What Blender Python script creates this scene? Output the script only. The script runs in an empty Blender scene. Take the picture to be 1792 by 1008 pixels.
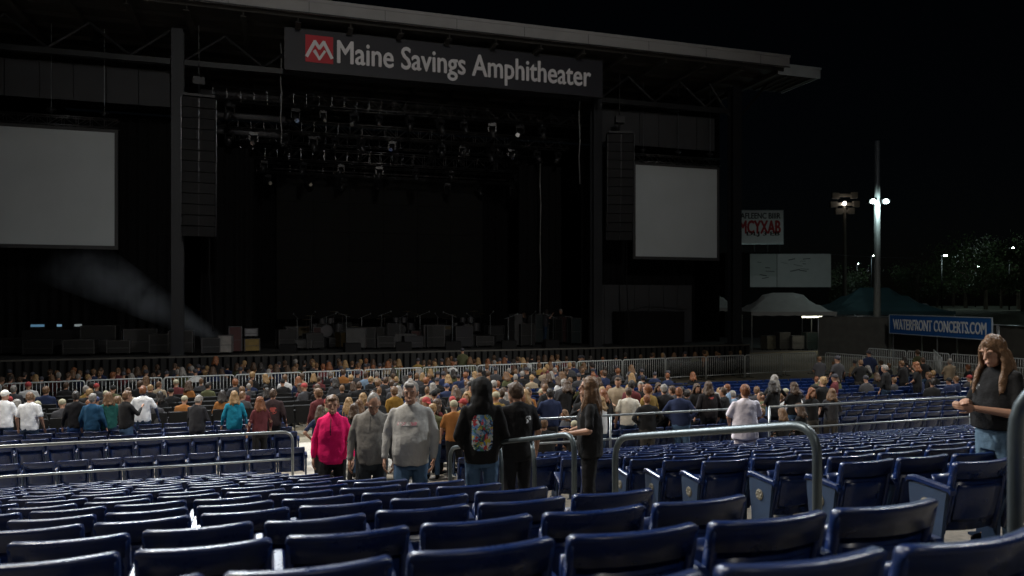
import bpy, bmesh, math, random
from mathutils import Vector, Matrix
from mathutils.noise import noise as pnoise
from mathutils.bvhtree import BVHTree

random.seed(7)
R = math.radians
PI = math.pi
SC = bpy.context.scene
COL = SC.collection

# ------------------------------------------------------------------ camera, sky, sun, exposure
YAW = R(17.6)
SY, CY = math.sin(YAW), math.cos(YAW)
F = 1300.0            # focal length in photo pixels (1792 wide)
CAMZ = 3.8
cam_d = bpy.data.cameras.new('camera')
cam_d.sensor_width = 36.0
cam_d.lens = F / 1792 * 36.0
cam_d.shift_y = 21.0 / 1792
cam_d.clip_start = 0.05
cam_d.clip_end = 2000
cam_d.dof.use_dof = True
cam_d.dof.focus_distance = 12.0
cam_d.dof.aperture_fstop = 2.2
cam = bpy.data.objects.new('camera', cam_d)
cam.location = (0, 0, CAMZ)
cam.rotation_euler = (PI / 2, 0, -YAW)
COL.objects.link(cam)
SC.camera = cam

SUN_EL, SUN_AZ = R(58), R(200)
wld = bpy.data.worlds.new('World')
SC.world = wld
wld.use_nodes = True
wn = wld.node_tree
bg = wn.nodes['Background']
sky = wn.nodes.new('ShaderNodeTexSky')
sky.sky_type = 'NISHITA'
sky.sun_disc = False
sky.sun_elevation = SUN_EL
sky.sun_rotation = SUN_AZ
wn.links.new(sky.outputs[0], bg.inputs[0])
bg.inputs[1].default_value = 0.00022

sun_d = bpy.data.lights.new('moon', 'SUN')
sun_d.energy = 0.05
sun_d.angle = R(0.5)
sun_d.color = (0.9, 0.95, 1.0)
sun = bpy.data.objects.new('moon', sun_d)
sun.rotation_euler = (PI / 2 - SUN_EL, 0, R(180) - SUN_AZ)
COL.objects.link(sun)

SC.view_settings.view_transform = 'Standard'
SC.view_settings.look = 'None'
SC.view_settings.exposure = 0.0
SC.view_settings.gamma = 1.0
SC.view_settings.use_curve_mapping = False
SC.cycles.use_denoising = True
SC.cycles.max_bounces = 5
SC.cycles.diffuse_bounces = 2
SC.cycles.glossy_bounces = 3
SC.cycles.volume_bounces = 0
SC.cycles.transparent_max_bounces = 8
SC.cycles.sample_clamp_indirect = 4.0
SC.cycles.use_adaptive_sampling = True
SC.cycles.adaptive_threshold = 0.02


def at(px, Z, z=0.0):
    """world point on the ray through photo column px at camera depth Z, height z"""
    a = (px - 896) / F
    return Vector((Z * (a * CY + SY), Z * (CY - a * SY), z))


def atp(px, py, Z):
    p = at(px, Z)
    p.z = CAMZ - (py - 525) * Z / F
    return p


def in_view(x, y, m=0.0):
    zc = x * SY + y * CY
    if zc < 0.3:
        return False
    a = (x * CY - y * SY) / zc
    return abs(a) < 0.70 + m / zc


# ------------------------------------------------------------------ materials
MATS = {}


def mat(name, col, rough=0.6, metal=0.0, var=0.15, scale=6.0, bump=0.0, bscale=60.0, spec=0.5, emit=None, estr=0.0, coat=0.0):
    if name in MATS:
        return MATS[name]
    m = bpy.data.materials.new(name)
    m.use_nodes = True
    nt = m.node_tree
    b = nt.nodes['Principled BSDF']
    b.inputs['Roughness'].default_value = rough
    b.inputs['Metallic'].default_value = metal
    b.inputs['Specular IOR Level'].default_value = spec
    if coat:
        b.inputs['Coat Weight'].default_value = coat
    c = (*col, 1)
    tc = nt.nodes.new('ShaderNodeTexCoord')
    nz = nt.nodes.new('ShaderNodeTexNoise')
    nz.inputs['Scale'].default_value = scale
    nz.inputs['Detail'].default_value = 5
    nt.links.new(tc.outputs['Object'], nz.inputs['Vector'])
    mx = nt.nodes.new('ShaderNodeMix')
    mx.data_type = 'RGBA'
    mx.inputs[6].default_value = tuple(max(0, v * (1 - var)) for v in col) + (1,)
    mx.inputs[7].default_value = tuple(min(1, v * (1 + var)) for v in col) + (1,)
    nt.links.new(nz.outputs[0], mx.inputs[0])
    nt.links.new(mx.outputs[2], b.inputs['Base Color'])
    if bump:
        n2 = nt.nodes.new('ShaderNodeTexNoise')
        n2.inputs['Scale'].default_value = bscale
        n2.inputs['Detail'].default_value = 4
        nt.links.new(tc.outputs['Object'], n2.inputs['Vector'])
        bp = nt.nodes.new('ShaderNodeBump')
        bp.inputs['Strength'].default_value = bump
        bp.inputs['Distance'].default_value = 0.02
        nt.links.new(n2.outputs[0], bp.inputs['Height'])
        nt.links.new(bp.outputs[0], b.inputs['Normal'])
    if emit:
        b.inputs['Emission Color'].default_value = (*emit, 1)
        b.inputs['Emission Strength'].default_value = estr
    MATS[name] = m
    return m


def ground_mat(name, ca, cb, cc, s1=0.35, s2=14.0):
    m = bpy.data.materials.new(name)
    m.use_nodes = True
    nt = m.node_tree
    b = nt.nodes['Principled BSDF']
    b.inputs['Roughness'].default_value = 0.85
    tc = nt.nodes.new('ShaderNodeTexCoord')
    n1 = nt.nodes.new('ShaderNodeTexNoise')
    n1.inputs['Scale'].default_value = s1
    n1.inputs['Detail'].default_value = 6
    n2 = nt.nodes.new('ShaderNodeTexNoise')
    n2.inputs['Scale'].default_value = s2
    n2.inputs['Detail'].default_value = 8
    for n in (n1, n2):
        nt.links.new(tc.outputs['Object'], n.inputs['Vector'])
    r1 = nt.nodes.new('ShaderNodeValToRGB')
    r1.color_ramp.elements[0].position = 0.35
    r1.color_ramp.elements[1].position = 0.68
    r1.color_ramp.elements[0].color = (*ca, 1)
    r1.color_ramp.elements[1].color = (*cb, 1)
    nt.links.new(n1.outputs[0], r1.inputs[0])
    mx = nt.nodes.new('ShaderNodeMix')
    mx.data_type = 'RGBA'
    r2 = nt.nodes.new('ShaderNodeValToRGB')
    r2.color_ramp.elements[0].position = 0.45
    r2.color_ramp.elements[1].position = 0.75
    nt.links.new(n2.outputs[0], r2.inputs[0])
    nt.links.new(r2.outputs[0], mx.inputs[0])
    nt.links.new(r1.outputs[0], mx.inputs[6])
    mx.inputs[7].default_value = (*cc, 1)
    nt.links.new(mx.outputs[2], b.inputs['Base Color'])
    bp = nt.nodes.new('ShaderNodeBump')
    bp.inputs['Strength'].default_value = 0.5
    bp.inputs['Distance'].default_value = 0.03
    nt.links.new(n2.outputs[0], bp.inputs['Height'])
    nt.links.new(bp.outputs[0], b.inputs['Normal'])
    MATS[name] = m
    return m


def emis(name, col, s):
    if name in MATS:
        return MATS[name]
    m = bpy.data.materials.new(name)
    m.use_nodes = True
    b = m.node_tree.nodes['Principled BSDF']
    b.inputs['Base Color'].default_value = (*col, 1)
    b.inputs['Emission Color'].default_value = (*col, 1)
    b.inputs['Emission Strength'].default_value = s
    MATS[name] = m
    return m


M_navy = mat('navy_plastic', (0.0036, 0.0135, 0.064), 0.30, var=0.4, scale=3.0, spec=.34)
M_navy2 = mat('navy_frame', (0.005, 0.022, 0.060), 0.6, var=0.3, scale=9, bump=0.1, bscale=90)


def scuff(m, col, scale, lo, hi, rlo, rhi):
    nt_ = m.node_tree; b_ = nt_.nodes['Principled BSDF']
    src = b_.inputs['Base Color'].links[0].from_socket
    oi = nt_.nodes.new('ShaderNodeObjectInfo')
    tc_ = nt_.nodes.new('ShaderNodeTexCoord')
    ad = nt_.nodes.new('ShaderNodeVectorMath'); ad.operation = 'MULTIPLY_ADD'
    cmb = nt_.nodes.new('ShaderNodeCombineXYZ')
    nt_.links.new(oi.outputs['Random'], cmb.inputs[0]); nt_.links.new(oi.outputs['Random'], cmb.inputs[2])
    ad.inputs[1].default_value = (37, 11, 53)
    nt_.links.new(cmb.outputs[0], ad.inputs[0]); nt_.links.new(tc_.outputs['Object'], ad.inputs[2])
    n_ = nt_.nodes.new('ShaderNodeTexNoise'); n_.inputs['Scale'].default_value = scale; n_.inputs['Detail'].default_value = 9; n_.inputs['Roughness'].default_value = .7
    nt_.links.new(ad.outputs[0], n_.inputs['Vector'])
    r_ = nt_.nodes.new('ShaderNodeMapRange'); r_.inputs[1].default_value = lo; r_.inputs[2].default_value = hi
    nt_.links.new(n_.outputs[0], r_.inputs[0])
    mx_ = nt_.nodes.new('ShaderNodeMix'); mx_.data_type = 'RGBA'
    mx_.inputs[7].default_value = (*col, 1)
    nt_.links.new(r_.outputs[0], mx_.inputs[0]); nt_.links.new(src, mx_.inputs[6]); nt_.links.new(mx_.outputs[2], b_.inputs['Base Color'])
    rr_ = nt_.nodes.new('ShaderNodeMapRange'); rr_.inputs[1].default_value = .3; rr_.inputs[2].default_value = .7; rr_.inputs[3].default_value = rlo; rr_.inputs[4].default_value = rhi
    nt_.links.new(n_.outputs[0], rr_.inputs[0]); nt_.links.new(rr_.outputs[0], b_.inputs['Roughness'])


scuff(M_navy, (.014, .022, .048), 6.0, .50, .80, .20, .44)
M_emblem = mat('emblem_metal', (0.17, 0.155, 0.12), 0.5, 0.3, var=0.3, scale=20)
M_galv = mat('galvanised_steel', (0.28, 0.30, 0.31), 0.36, 0.8, var=0.2, scale=18, bump=0.05, bscale=120)
M_railp = mat('rail_steel', (0.085, 0.105, 0.115), 0.38, 0.6, var=0.25, scale=12, bump=0.05, bscale=90)
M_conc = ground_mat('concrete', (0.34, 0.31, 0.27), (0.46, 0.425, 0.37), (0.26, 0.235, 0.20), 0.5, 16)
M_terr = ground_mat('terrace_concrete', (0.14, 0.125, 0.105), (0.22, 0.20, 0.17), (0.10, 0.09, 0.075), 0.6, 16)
M_gnd = ground_mat('packed_ground', (0.10, 0.085, 0.06), (0.21, 0.175, 0.125), (0.055, 0.06, 0.035), 0.22, 9)
M_asph = ground_mat('asphalt', (0.04, 0.04, 0.042), (0.065, 0.065, 0.065), (0.03, 0.03, 0.03), 0.2, 20)
M_black = mat('black_paint', (0.007, 0.007, 0.0075), 0.7, var=0.4, scale=2, spec=.2)
M_drape = mat('black_drape', (0.0025, 0.0025, 0.003), 0.95, var=0.3, scale=2, spec=0.1)
M_deck = mat('stage_deck_black', (0.008, 0.0078, 0.0078), 0.7, var=0.5, scale=1.5)
M_dsteel = mat('dark_steel', (0.013, 0.0135, 0.0155), 0.5, 0.2, var=0.3, scale=1.2)
M_fascia = mat('fascia_grey', (0.30, 0.295, 0.295), 0.55, var=0.18, scale=1.1)
M_fascia2 = mat('fascia_pale', (0.46, 0.50, 0.52), 0.55, var=0.15, scale=1.1)
M_soffit = mat('roof_soffit', (0.026, 0.023, 0.020), 0.7, var=0.5, scale=1.0)
M_panel = mat('wall_panel_grey', (0.040, 0.041, 0.045), 0.8, var=0.25, scale=0.9)
M_screen = mat('projection_fabric', (0.45, 0.485, 0.50), 0.9, var=0.13, scale=0.45, bump=0.5, bscale=1.3)
M_truss = mat('truss_aluminium', (0.075, 0.075, 0.078), 0.32, 0.8, var=0.3, scale=8)
M_sign = mat('sign_charcoal', (0.017, 0.017, 0.025), 0.55, var=0.25, scale=0.8)
M_signw = mat('sign_white', (0.80, 0.78, 0.80), 0.6, var=0.05, scale=2)
M_signr = mat('sign_red', (0.52, 0.010, 0.025), 0.55, var=0.1, scale=2)
M_wall = mat('video_wall_black', (0.016, 0.016, 0.0155), 0.9, var=0.2, scale=1, spec=0.06)
M_spk = mat('speaker_grille', (0.006, 0.006, 0.007), 0.8, var=0.4, scale=20, bump=0.3, bscale=300)
M_spke = mat('speaker_edge', (0.06, 0.06, 0.066), 0.35, 0.5, var=0.2)
M_white = mat('white_vinyl', (0.74, 0.75, 0.74), 0.6, var=0.08, scale=1.4)
M_tent = mat('tent_canvas', (0.20, 0.205, 0.20), 0.7, var=0.2, scale=1.4, bump=.4, bscale=2.5)
M_teal = mat('teal_canvas', (0.005, 0.026, 0.033), 0.7, var=0.25, scale=1.2)
M_blue = mat('banner_blue', (0.012, 0.10, 0.36), 0.55, var=0.1, scale=1)
M_scrim = mat('fence_scrim', (0.045, 0.045, 0.040), 0.85, var=0.45, scale=2.2)


# ------------------------------------------------------------------ mesh helpers
class MB:
    def __init__(s):
        s.v, s.f, s.m, s.mi = [], [], [], 0

    def add(s, vs, fs):
        o = len(s.v)
        s.v += [tuple(p) for p in vs]
        s.f += [tuple(i + o for i in f) for f in fs]
        s.m += [s.mi] * len(fs)
        return s

    def box(s, c, d, rot=None):
        hx, hy, hz = d[0] / 2, d[1] / 2, d[2] / 2
        vs = [Vector((x, y, z)) for x in (-hx, hx) for y in (-hy, hy) for z in (-hz, hz)]
        if rot is not None:
            vs = [rot @ p for p in vs]
        c = Vector(c)
        return s.add([p + c for p in vs], [(0, 1, 3, 2), (4, 6, 7, 5), (0, 4, 5, 1), (2, 3, 7, 6), (0, 2, 6, 4), (1, 5, 7, 3)])

    def b2(s, lo, hi):
        return s.box([(a + b) / 2 for a, b in zip(lo, hi)], [abs(b - a) for a, b in zip(lo, hi)])

    def tube(s, pts, r, seg=8, cap=True):
        pts = [Vector(p) for p in pts]
        rs = r if isinstance(r, (list, tuple)) else [r] * len(pts)
        rings = []
        up = None
        for i, p in enumerate(pts):
            if i == 0:
                t = pts[1] - p
            elif i == len(pts) - 1:
                t = p - pts[-2]
            else:
                t = (pts[i + 1] - p).normalized() + (p - pts[i - 1]).normalized()
            t.normalize()
            if up is None:
                up = Vector((0, 0, 1)) if abs(t.z) < 0.9 else Vector((1, 0, 0))
            a = t.cross(up)
            if a.length < 1e-5:
                a = t.orthogonal()
            a.normalize()
            up = a.cross(t).normalized()
            rings.append([p + (a * math.cos(2 * PI * k / seg) + up * math.sin(2 * PI * k / seg)) * rs[i] for k in range(seg)])
        vs = [q for ring in rings for q in ring]
        fs = []
        for i in range(len(rings) - 1):
            for k in range(seg):
                k2 = (k + 1) % seg
                fs.append((i * seg + k, (i + 1) * seg + k, (i + 1) * seg + k2, i * seg + k2))
        if cap:
            fs.append(tuple(range(seg)))
            fs.append(tuple((len(rings) - 1) * seg + k for k in reversed(range(seg))))
        return s.add(vs, fs)

    def loft(s, rings, cap=True):
        n = len(rings[0])
        vs = [q for r_ in rings for q in r_]
        fs = []
        for i in range(len(rings) - 1):
            for k in range(n):
                k2 = (k + 1) % n
                fs.append((i * n + k, i * n + k2, (i + 1) * n + k2, (i + 1) * n + k))
        if cap:
            fs.append(tuple(reversed(range(n))))
            fs.append(tuple((len(rings) - 1) * n + k for k in range(n)))
        return s.add(vs, fs)

    def ell(s, c, rx, ry, rz, rot=None, seg=12, rings=8):
        vs = []
        fs = []
        c = Vector(c)
        vs.append(Vector((0, 0, -rz)))
        for i in range(1, rings):
            t = -PI / 2 + PI * i / rings
            for k in range(seg):
                a = 2 * PI * k / seg
                vs.append(Vector((rx * math.cos(t) * math.cos(a), ry * math.cos(t) * math.sin(a), rz * math.sin(t))))
        vs.append(Vector((0, 0, rz)))
        for k in range(seg):
            k2 = (k + 1) % seg
            fs.append((0, 1 + k2, 1 + k))
            for i in range(rings - 2):
                fs.append((1 + i * seg + k, 1 + i * seg + k2, 1 + (i + 1) * seg + k2, 1 + (i + 1) * seg + k))
            fs.append((1 + (rings - 2) * seg + k, 1 + (rings - 2) * seg + k2, len(vs) - 1))
        if rot is not None:
            vs = [rot @ p for p in vs]
        return s.add([p + c for p in vs], fs)

    def cap(s, p0, r0, p1, r1, seg=10):
        """closed tapered capsule"""
        p0, p1 = Vector(p0), Vector(p1)
        d = (p1 - p0)
        L = d.length or 1e-4
        d.normalize()
        pts, rs = [], []
        for k in range(4):
            a = PI / 2 * (k + 0.15) / 4
            pts.append(p0 - d * r0 * math.cos(a)); rs.append(r0 * math.sin(a))
        pts += [p0, p0.lerp(p1, .5), p1]; rs += [r0, (r0 + r1) / 2, r1]
        for k in range(3, -1, -1):
            a = PI / 2 * (k + 0.15) / 4
            pts.append(p1 + d * r1 * math.cos(a)); rs.append(r1 * math.sin(a))
        return s.tube(pts, rs, seg)

    def mesh(s, name, mats, smooth=False):
        me = bpy.data.meshes.new(name)
        me.from_pydata(s.v, [], s.f)
        for m in (mats if isinstance(mats, (list, tuple)) else [mats]):
            me.materials.append(m)
        me.polygons.foreach_set('material_index', s.m)
        if smooth:
            me.polygons.foreach_set('use_smooth', [True] * len(me.polygons))
        me.update()
        return me

    def build(s, name, mats, parent=None, smooth=False, loc=None, rz=None):
        return link(name, s.mesh(name, mats, smooth), parent, loc, rz)


def link(name, me, parent=None, loc=None, rz=None):
    o = bpy.data.objects.new(name, me)
    COL.objects.link(o)
    if parent:
        o.parent = parent
    if loc is not None:
        o.location = loc
    if rz is not None:
        o.rotation_euler = (0, 0, rz)
    return o


def tag(o, label=None, cat=None, group=None, kind=None):
    if label: o['label'] = label
    if cat: o['category'] = cat
    if group: o['group'] = group
    if kind: o['kind'] = kind
    return o


def empty(name, loc, rz=0.0):
    return link(name, None, None, loc, rz)


def fix_normals(me):
    bm = bmesh.new(); bm.from_mesh(me)
    bmesh.ops.recalc_face_normals(bm, faces=bm.faces)
    bm.to_mesh(me); bm.free()
    return me


ORD = ['first', 'second', 'third', 'fourth', 'fifth', 'sixth', 'seventh', 'eighth', 'ninth', 'tenth', 'eleventh', 'twelfth', 'thirteenth',
       'fourteenth', 'fifteenth', 'sixteenth', 'seventeenth', 'eighteenth', 'nineteenth', 'twentieth']


def ordn(i):
    if i < 20:
        return ORD[i]
    tens = {2: 'twenty', 3: 'thirty', 4: 'forty', 5: 'fifty'}[(i + 1) // 10]
    r_ = (i + 1) % 10
    return tens[:-1] + 'ieth' if r_ == 0 else tens + '-' + ORD[r_ - 1]


TMP = bpy.data.scenes.new('tmp_eval')


def evaluated(o):
    TMP.collection.objects.link(o)
    with bpy.context.temp_override(scene=TMP, view_layer=TMP.view_layers[0]):
        dg = bpy.context.evaluated_depsgraph_get()
        dg.update()
        me = bpy.data.meshes.new_from_object(o.evaluated_get(dg))
    bpy.data.objects.remove(o)
    return me


def text_mesh(body, name, m, w=None, h=None, depth=0.02, bold=0.02):
    """flat lettering in the XZ plane facing -Y, lower-left corner at 0, fitted to w x h"""
    cu = bpy.data.curves.new(name, 'FONT')
    cu.body = body
    cu.size = 1.0
    cu.extrude = 0.01
    cu.resolution_u = 3
    o = bpy.data.objects.new(name, cu)
    me = evaluated(o)
    xs = [v.co.x for v in me.vertices]; ys = [v.co.y for v in me.vertices]
    x0, x1, y0, y1 = min(xs), max(xs), min(ys), max(ys)
    sx = w / (x1 - x0) if w else 1
    sy = h / (y1 - y0) if h else sx
    for v in me.vertices:
        x, y, z = v.co
        v.co = ((x - x0) * sx, -depth if z > 0 else 0.0, (y - y0) * sy)
    me.materials.clear(); me.materials.append(m)
    if bold:
        # heavier strokes: the letters repeated a little to each side, each layer 2 mm proud of the last
        dx = bold * sx
        out = bpy.data.meshes.new(name)
        vs, fs = [], []
        for i, (ox, oz) in enumerate(((0, 0), (-dx, 0), (dx, 0), (0, bold * sy * .6), (0, -bold * sy * .6))):
            o_ = len(vs)
            vs += [(v.co.x + ox, v.co.y - (.002 * i if v.co.y < 0 else 0), v.co.z + oz) for v in me.vertices]
            fs += [tuple(q + o_ for q in p.vertices) for p in me.polygons]
        out.from_pydata(vs, [], fs); out.materials.append(m); out.update()
        return out
    return me


# ------------------------------------------------------------------ setting: ground, terrace, stage
ROW0, ROWD, RISE = 2.40, 0.781, 0.149


def rowY(n): return ROW0 + ROWD * n
def rowZ(n): return max(0.0, CAMZ - (1.627 + RISE * n))


NLAST = 14
tag(MB().add([(-400, -200, 0), (400, -200, 0), (400, 900, 0), (-400, 900, 0)], [(0, 1, 2, 3)]).build('ground', M_gnd), kind='structure')
tag(MB().add([(-30, 13.2, .004), (40, 13.2, .004), (40, 21.2, .004), (-30, 20.0, .004)], [(0, 1, 2, 3)]).build('concrete_concourse', M_conc), kind='structure')
tag(MB().add([(30, 46, .006), (250, 46, .006), (250, 200, .006), (30, 200, .006)], [(0, 1, 2, 3)]).build('parking_lot', M_asph), kind='structure')

mb = MB()
prof = []
for n in range(-6, NLAST + 1):
    y0 = rowY(n) - 0.20
    prof.append((y0, rowZ(n))); prof.append((y0 + ROWD, rowZ(n)))
vs, fs = [], []
for (y, z) in prof:
    vs += [(-22, y, z), (34, y, z)]
k = len(prof)
for i in range(k - 1):
    fs.append((2 * i, 2 * i + 1, 2 * i + 3, 2 * i + 2))
b0 = len(vs)
vs += [(-22, prof[-1][0], -.05), (34, prof[-1][0], -.05)]
fs.append((2 * k - 2, 2 * k - 1, b0 + 1, b0))
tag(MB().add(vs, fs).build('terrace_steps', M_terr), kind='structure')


def floor_at(x, y):
    """height of the terrace / ground under a point"""
    n = math.floor((y - (ROW0 - 0.20)) / ROWD)
    return rowZ(n) if n <= NLAST else 0.004


# ------------------------------------------------------------------ stage house
SX0, SX1 = -12.0, 23.4
deck = MB().b2((SX0, 33.0, -0.05), (SX1, 52, 1.5)).build('stage_platform', M_deck)
tag(deck, kind='structure')
MB().b2((SX0, 32.985, 1.44), (SX1, 33.0 - .002, 1.503)).build('edge_trim', mat('edge_trim', (0.10, 0.095, 0.085), .5, .2, var=.5, scale=2.5), deck)
mb = MB()
for i in range(118):
    x = SX0 + .3 * i
    mb.tube([(x, 32.985 + .02 * math.sin(i * 1.7), 0.0), (x, 32.985 + .02 * math.sin(i * 1.7), 1.43)], .045, 6)
mb.build('skirt_pleats', M_drape, deck)['kind'] = 'stuff'

sh = empty('stage_house', (5.5, 40, 1.5))
tag(sh, 'dark steel concert stage house with wide grey-edged flat roof and columns', 'stage')


def spart(mb_, name, m, smooth=False, parent=None):
    o = mb_.build(name, m, parent or sh, smooth)
    o.matrix_parent_inverse = Matrix.Translation(sh.location).inverted() if parent is None else Matrix()
    return o


def hbeam(x, y, w=.5, z0=1.5, z1=15.0):
    m_ = MB()
    m_.box((x, y - w / 2 + .02, (z0 + z1) / 2), (w, .04, z1 - z0))
    m_.box((x, y + w / 2 - .02, (z0 + z1) / 2), (w, .04, z1 - z0))
    m_.box((x, y, (z0 + z1) / 2), (.04, w - .08, z1 - z0))
    m_.box((x, y, z0 + .015), (w + .2, w + .2, .03))
    return m_


M_col = mat('column_steel', (0.012, 0.0135, 0.017), .5, .2, var=.25, scale=.8)
for x in (-11.9, -3.9, 15.0, 22.9):
    spart(hbeam(x, 33.6, .52 if x > 20 else .46), 'column', M_col)
    spart(hbeam(x, 47.0, .45), 'column', M_col)
# roof: slab pieces and fascia
spart(MB().b2((-17, 31.06, 15.42), (24.25, 51, 15.78)), 'roof_deck', M_soffit)
fa = spart(MB().b2((-17, 31.0, 15.34), (24.3, 31.05, 15.93)), 'fascia', M_fascia)
spart(MB().b2((-17, 30.965, 15.82), (24.33, 30.998, 15.95)), 'gutter_lip', M_fascia)
spart(MB().b2((-17, 30.975, 15.34), (24.32, 30.998, 15.385)), 'drip_edge', M_dsteel)
for i in range(13):
    spart(MB().b2((-14 + i * 3.05, 30.99, 15.39), (-13.985 + i * 3.05, 30.997, 15.815)), 'fascia_seam', M_dsteel)
spart(MB().b2((24.3, 32.06, 15.38), (26.95, 35.0, 15.72)), 'roof_deck', M_soffit)
spart(MB().b2((24.1, 32.0, 15.32), (27.0, 32.05, 15.86)), 'fascia', M_fascia2)
spart(MB().b2((26.955, 32.055, 15.36), (27.0, 35.1, 15.80)), 'fascia', M_fascia2)
spart(MB().b2((24.1, 31.96, 15.78), (27.04, 31.996, 15.88)), 'gutter_lip', M_fascia2)
# purlins and roof ribs under the roof
for i in range(14):
    spart(MB().b2((-16.9, 31.3 + i * 1.4, 15.24), (24.2, 31.38 + i * 1.4, 15.415)), 'purlin', M_soffit)
for i in range(20):
    x = -15.8 + i * 2.08
    m_ = MB()
    m_.b2((x - .11, 31.15, 14.98), (x + .11, 46, 15.02))
    m_.b2((x - .02, 31.15, 15.02), (x + .02, 46, 15.235))
    spart(m_, 'rafter', M_soffit)
for i in range(5):
    spart(MB().b2((24.5 + i * .5, 32.1, 15.30), (24.56 + i * .5, 34.9, 15.375)), 'purlin', M_soffit)
# front box truss line between columns
for (xa, xb) in ((-11.9, -3.9), (-3.9, 15.0), (15.0, 22.9)):
    spart(MB().b2((xa + .27, 33.5, 13.55), (xb - .27, 33.72, 13.78)), 'lower_chord', M_dsteel)
    nb = int((xb - xa) / 1.55)
    for k in range(nb):
        x0 = xa + .3 + (xb - xa - .6) * k / nb
        x1 = xa + .3 + (xb - xa - .6) * (k + 1) / nb
        z0, z1 = (13.8, 14.95) if k % 2 == 0 else (14.95, 13.8)
        spart(MB().tube([(x0, 33.6, z0), (x1, 33.6, z1)], .055, 6), 'truss_web', M_dsteel)
spart(MB().tube([(23.2, 33.6, 13.4), (24.9, 33.6, 15.3)], .06, 6), 'knee_brace', M_dsteel)
spart(MB().tube([(22.6, 33.6, 13.4), (21.4, 33.6, 15.0)], .06, 6), 'knee_brace', M_dsteel)
# grey panels above the wings
for (xa, xb) in ((-11.6, -4.3), (15.6, 22.3)):
    nb = 6
    for k in range(nb):
        w = (xb - xa) / nb
        spart(MB().b2((xa + k * w + .012, 34.5, 11.75 + (.25 if xa < 0 else 0)), (xa + (k + 1) * w - .012, 34.56, 13.5)), 'wing_panel', M_panel)
# back wall, wing walls, drapes
spart(MB().b2((-17, 51.5, 0), (24.2, 51.8, 15.4)), 'back_wall', M_drape)
spart(MB().b2((23.5, 36.2, 0), (23.7, 51.4, 15.3)), 'side_wall', M_drape)
spart(MB().b2((-12.3, 36.2, 0), (-12.1, 51.4, 15.3)), 'side_wall', M_drape)


def drape(x0, x1, y, z0, z1, amp=.10, per=.42):
    n = max(8, int((x1 - x0) / .07))
    vs, fs = [], []
    for i in range(n + 1):
        x = x0 + (x1 - x0) * i / n
        dy = amp * math.sin(2 * PI * (x - x0) / per + .8 * math.sin(x * 1.3))
        vs += [(x, y + dy, z0), (x, y + dy * .55, z1)]
    for i in range(n):
        fs.append((2 * i, 2 * i + 2, 2 * i + 3, 2 * i + 1))
    return MB().add(vs, fs)


M_drape2 = mat('black_velour', (0.0045, 0.0045, 0.005), 0.9, var=.3, scale=2, spec=.2)
for (xa, xb, y, z0, z1) in ((-11.6, -4.4, 36.5, 1.51, 11.9), (-3.4, -1.0, 37.6, 1.51, 11.0), (12.3, 14.7, 37.6, 1.51, 11.0), (15.5, 22.4, 36.6, 1.51, 11.8),
                            (-2.5, 1.0, 43.5, 1.51, 11.0), (11.0, 14.6, 43.5, 1.51, 11.0)):
    c = drape(xa, xb, y, z0, z1).build('stage_curtain', M_drape2, None, True)
    tag(c, {(-11.6): 'black pleated curtain behind the left projection screen', (-3.4): 'tall black curtain just right of the left speaker column',
            12.3: 'tall black curtain left of the right speaker column', 15.5: 'black pleated curtain behind the right projection screen',
            (-2.5): 'black curtain at left edge of the video wall', 11.0: 'black curtain at right edge of the video wall'}[xa], 'curtain', 'black stage curtains')
# grey loading wall panel on right wing
wp = empty('wing_wall', (18.5, 35.6, 1.5)); tag(wp, 'grey ribbed wall panels low behind the right wing of the stage', 'wall')
for k in range(7):
    link('panel', MB().b2((-.42, -.04, .01), (.42, .04, 3.1)).mesh('panel', M_panel), wp, (-2.6 + k * .87, 0, 0))
wp2 = empty('side_riser', (18.6, 34.6, 1.5)); tag(wp2, 'black cloth covered riser box on the right stage wing', 'riser')
link('box', MB().b2((-1.9, -.7, .0), (1.5, .7, 1.7)).mesh('box', M_drape2), wp2)
link('top_rail', MB().tube([(-1.9, -.72, 1.75), (-.8, -.72, 1.95), (.6, -.72, 1.9), (1.5, -.72, 1.78)], .03, 6).mesh('top_rail', M_truss), wp2)

# video wall
vw = empty('video_wall', (5.75, 42, 2.75)); tag(vw, 'huge black switched-off video wall at centre of the stage', 'video wall')
for i in range(6):
    for j in range(5):
        w, h = 11.5 / 6, 8.0 / 5
        link('panel', MB().b2((-w / 2 + .006, -.05, -h / 2 + .006), (w / 2 - .006, .05, h / 2 - .006)).mesh('panel', M_wall) if (i, j) == (0, 0) else bpy.data.meshes['panel_wall'], vw,
             (-5.75 + w * (i + .5), 0, h * (j + .5)))
        if (i, j) == (0, 0):
            vw.children[0].data.name = 'panel_wall'
link('header', MB().tube([(-5.9, -.1, 8.12), (7.2, -.1, 8.12)], .035, 8).mesh('header', mat('header_tube', (.3, .3, .3), .3, .8)), vw)
link('support_frame', MB().b2((-5.75, .06, -1.2), (5.75, .3, 8.0)).mesh('support_frame', M_drape), vw)

# sign board
sg = empty('venue_sign', (7.5, 32.0, 13.32)); tag(sg, 'long charcoal sign with red square logo and white lettering under roof edge', 'sign')
link('board', MB().b2((-7.15, 0, 0), (7.1, .12, 1.72)).mesh('board', M_sign), sg)
mb = MB()
for (a, b) in (((-7.17, -.01, -.02), (7.12, .13, .02)), ((-7.17, -.01, 1.70), (7.12, .13, 1.74)), ((-7.19, -.01, .02), (-7.15, .13, 1.70)), ((7.10, -.01, .02), (7.14, .13, 1.70))):
    mb.b2(a, b)
link('frame', mb.mesh('frame', M_dsteel), sg)
lx0 = -6.35
link('logo_square', MB().b2((lx0, -.03, .38), (lx0 + 1.12, -.002, 1.50)).mesh('logo_square', M_signr), sg)


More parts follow.
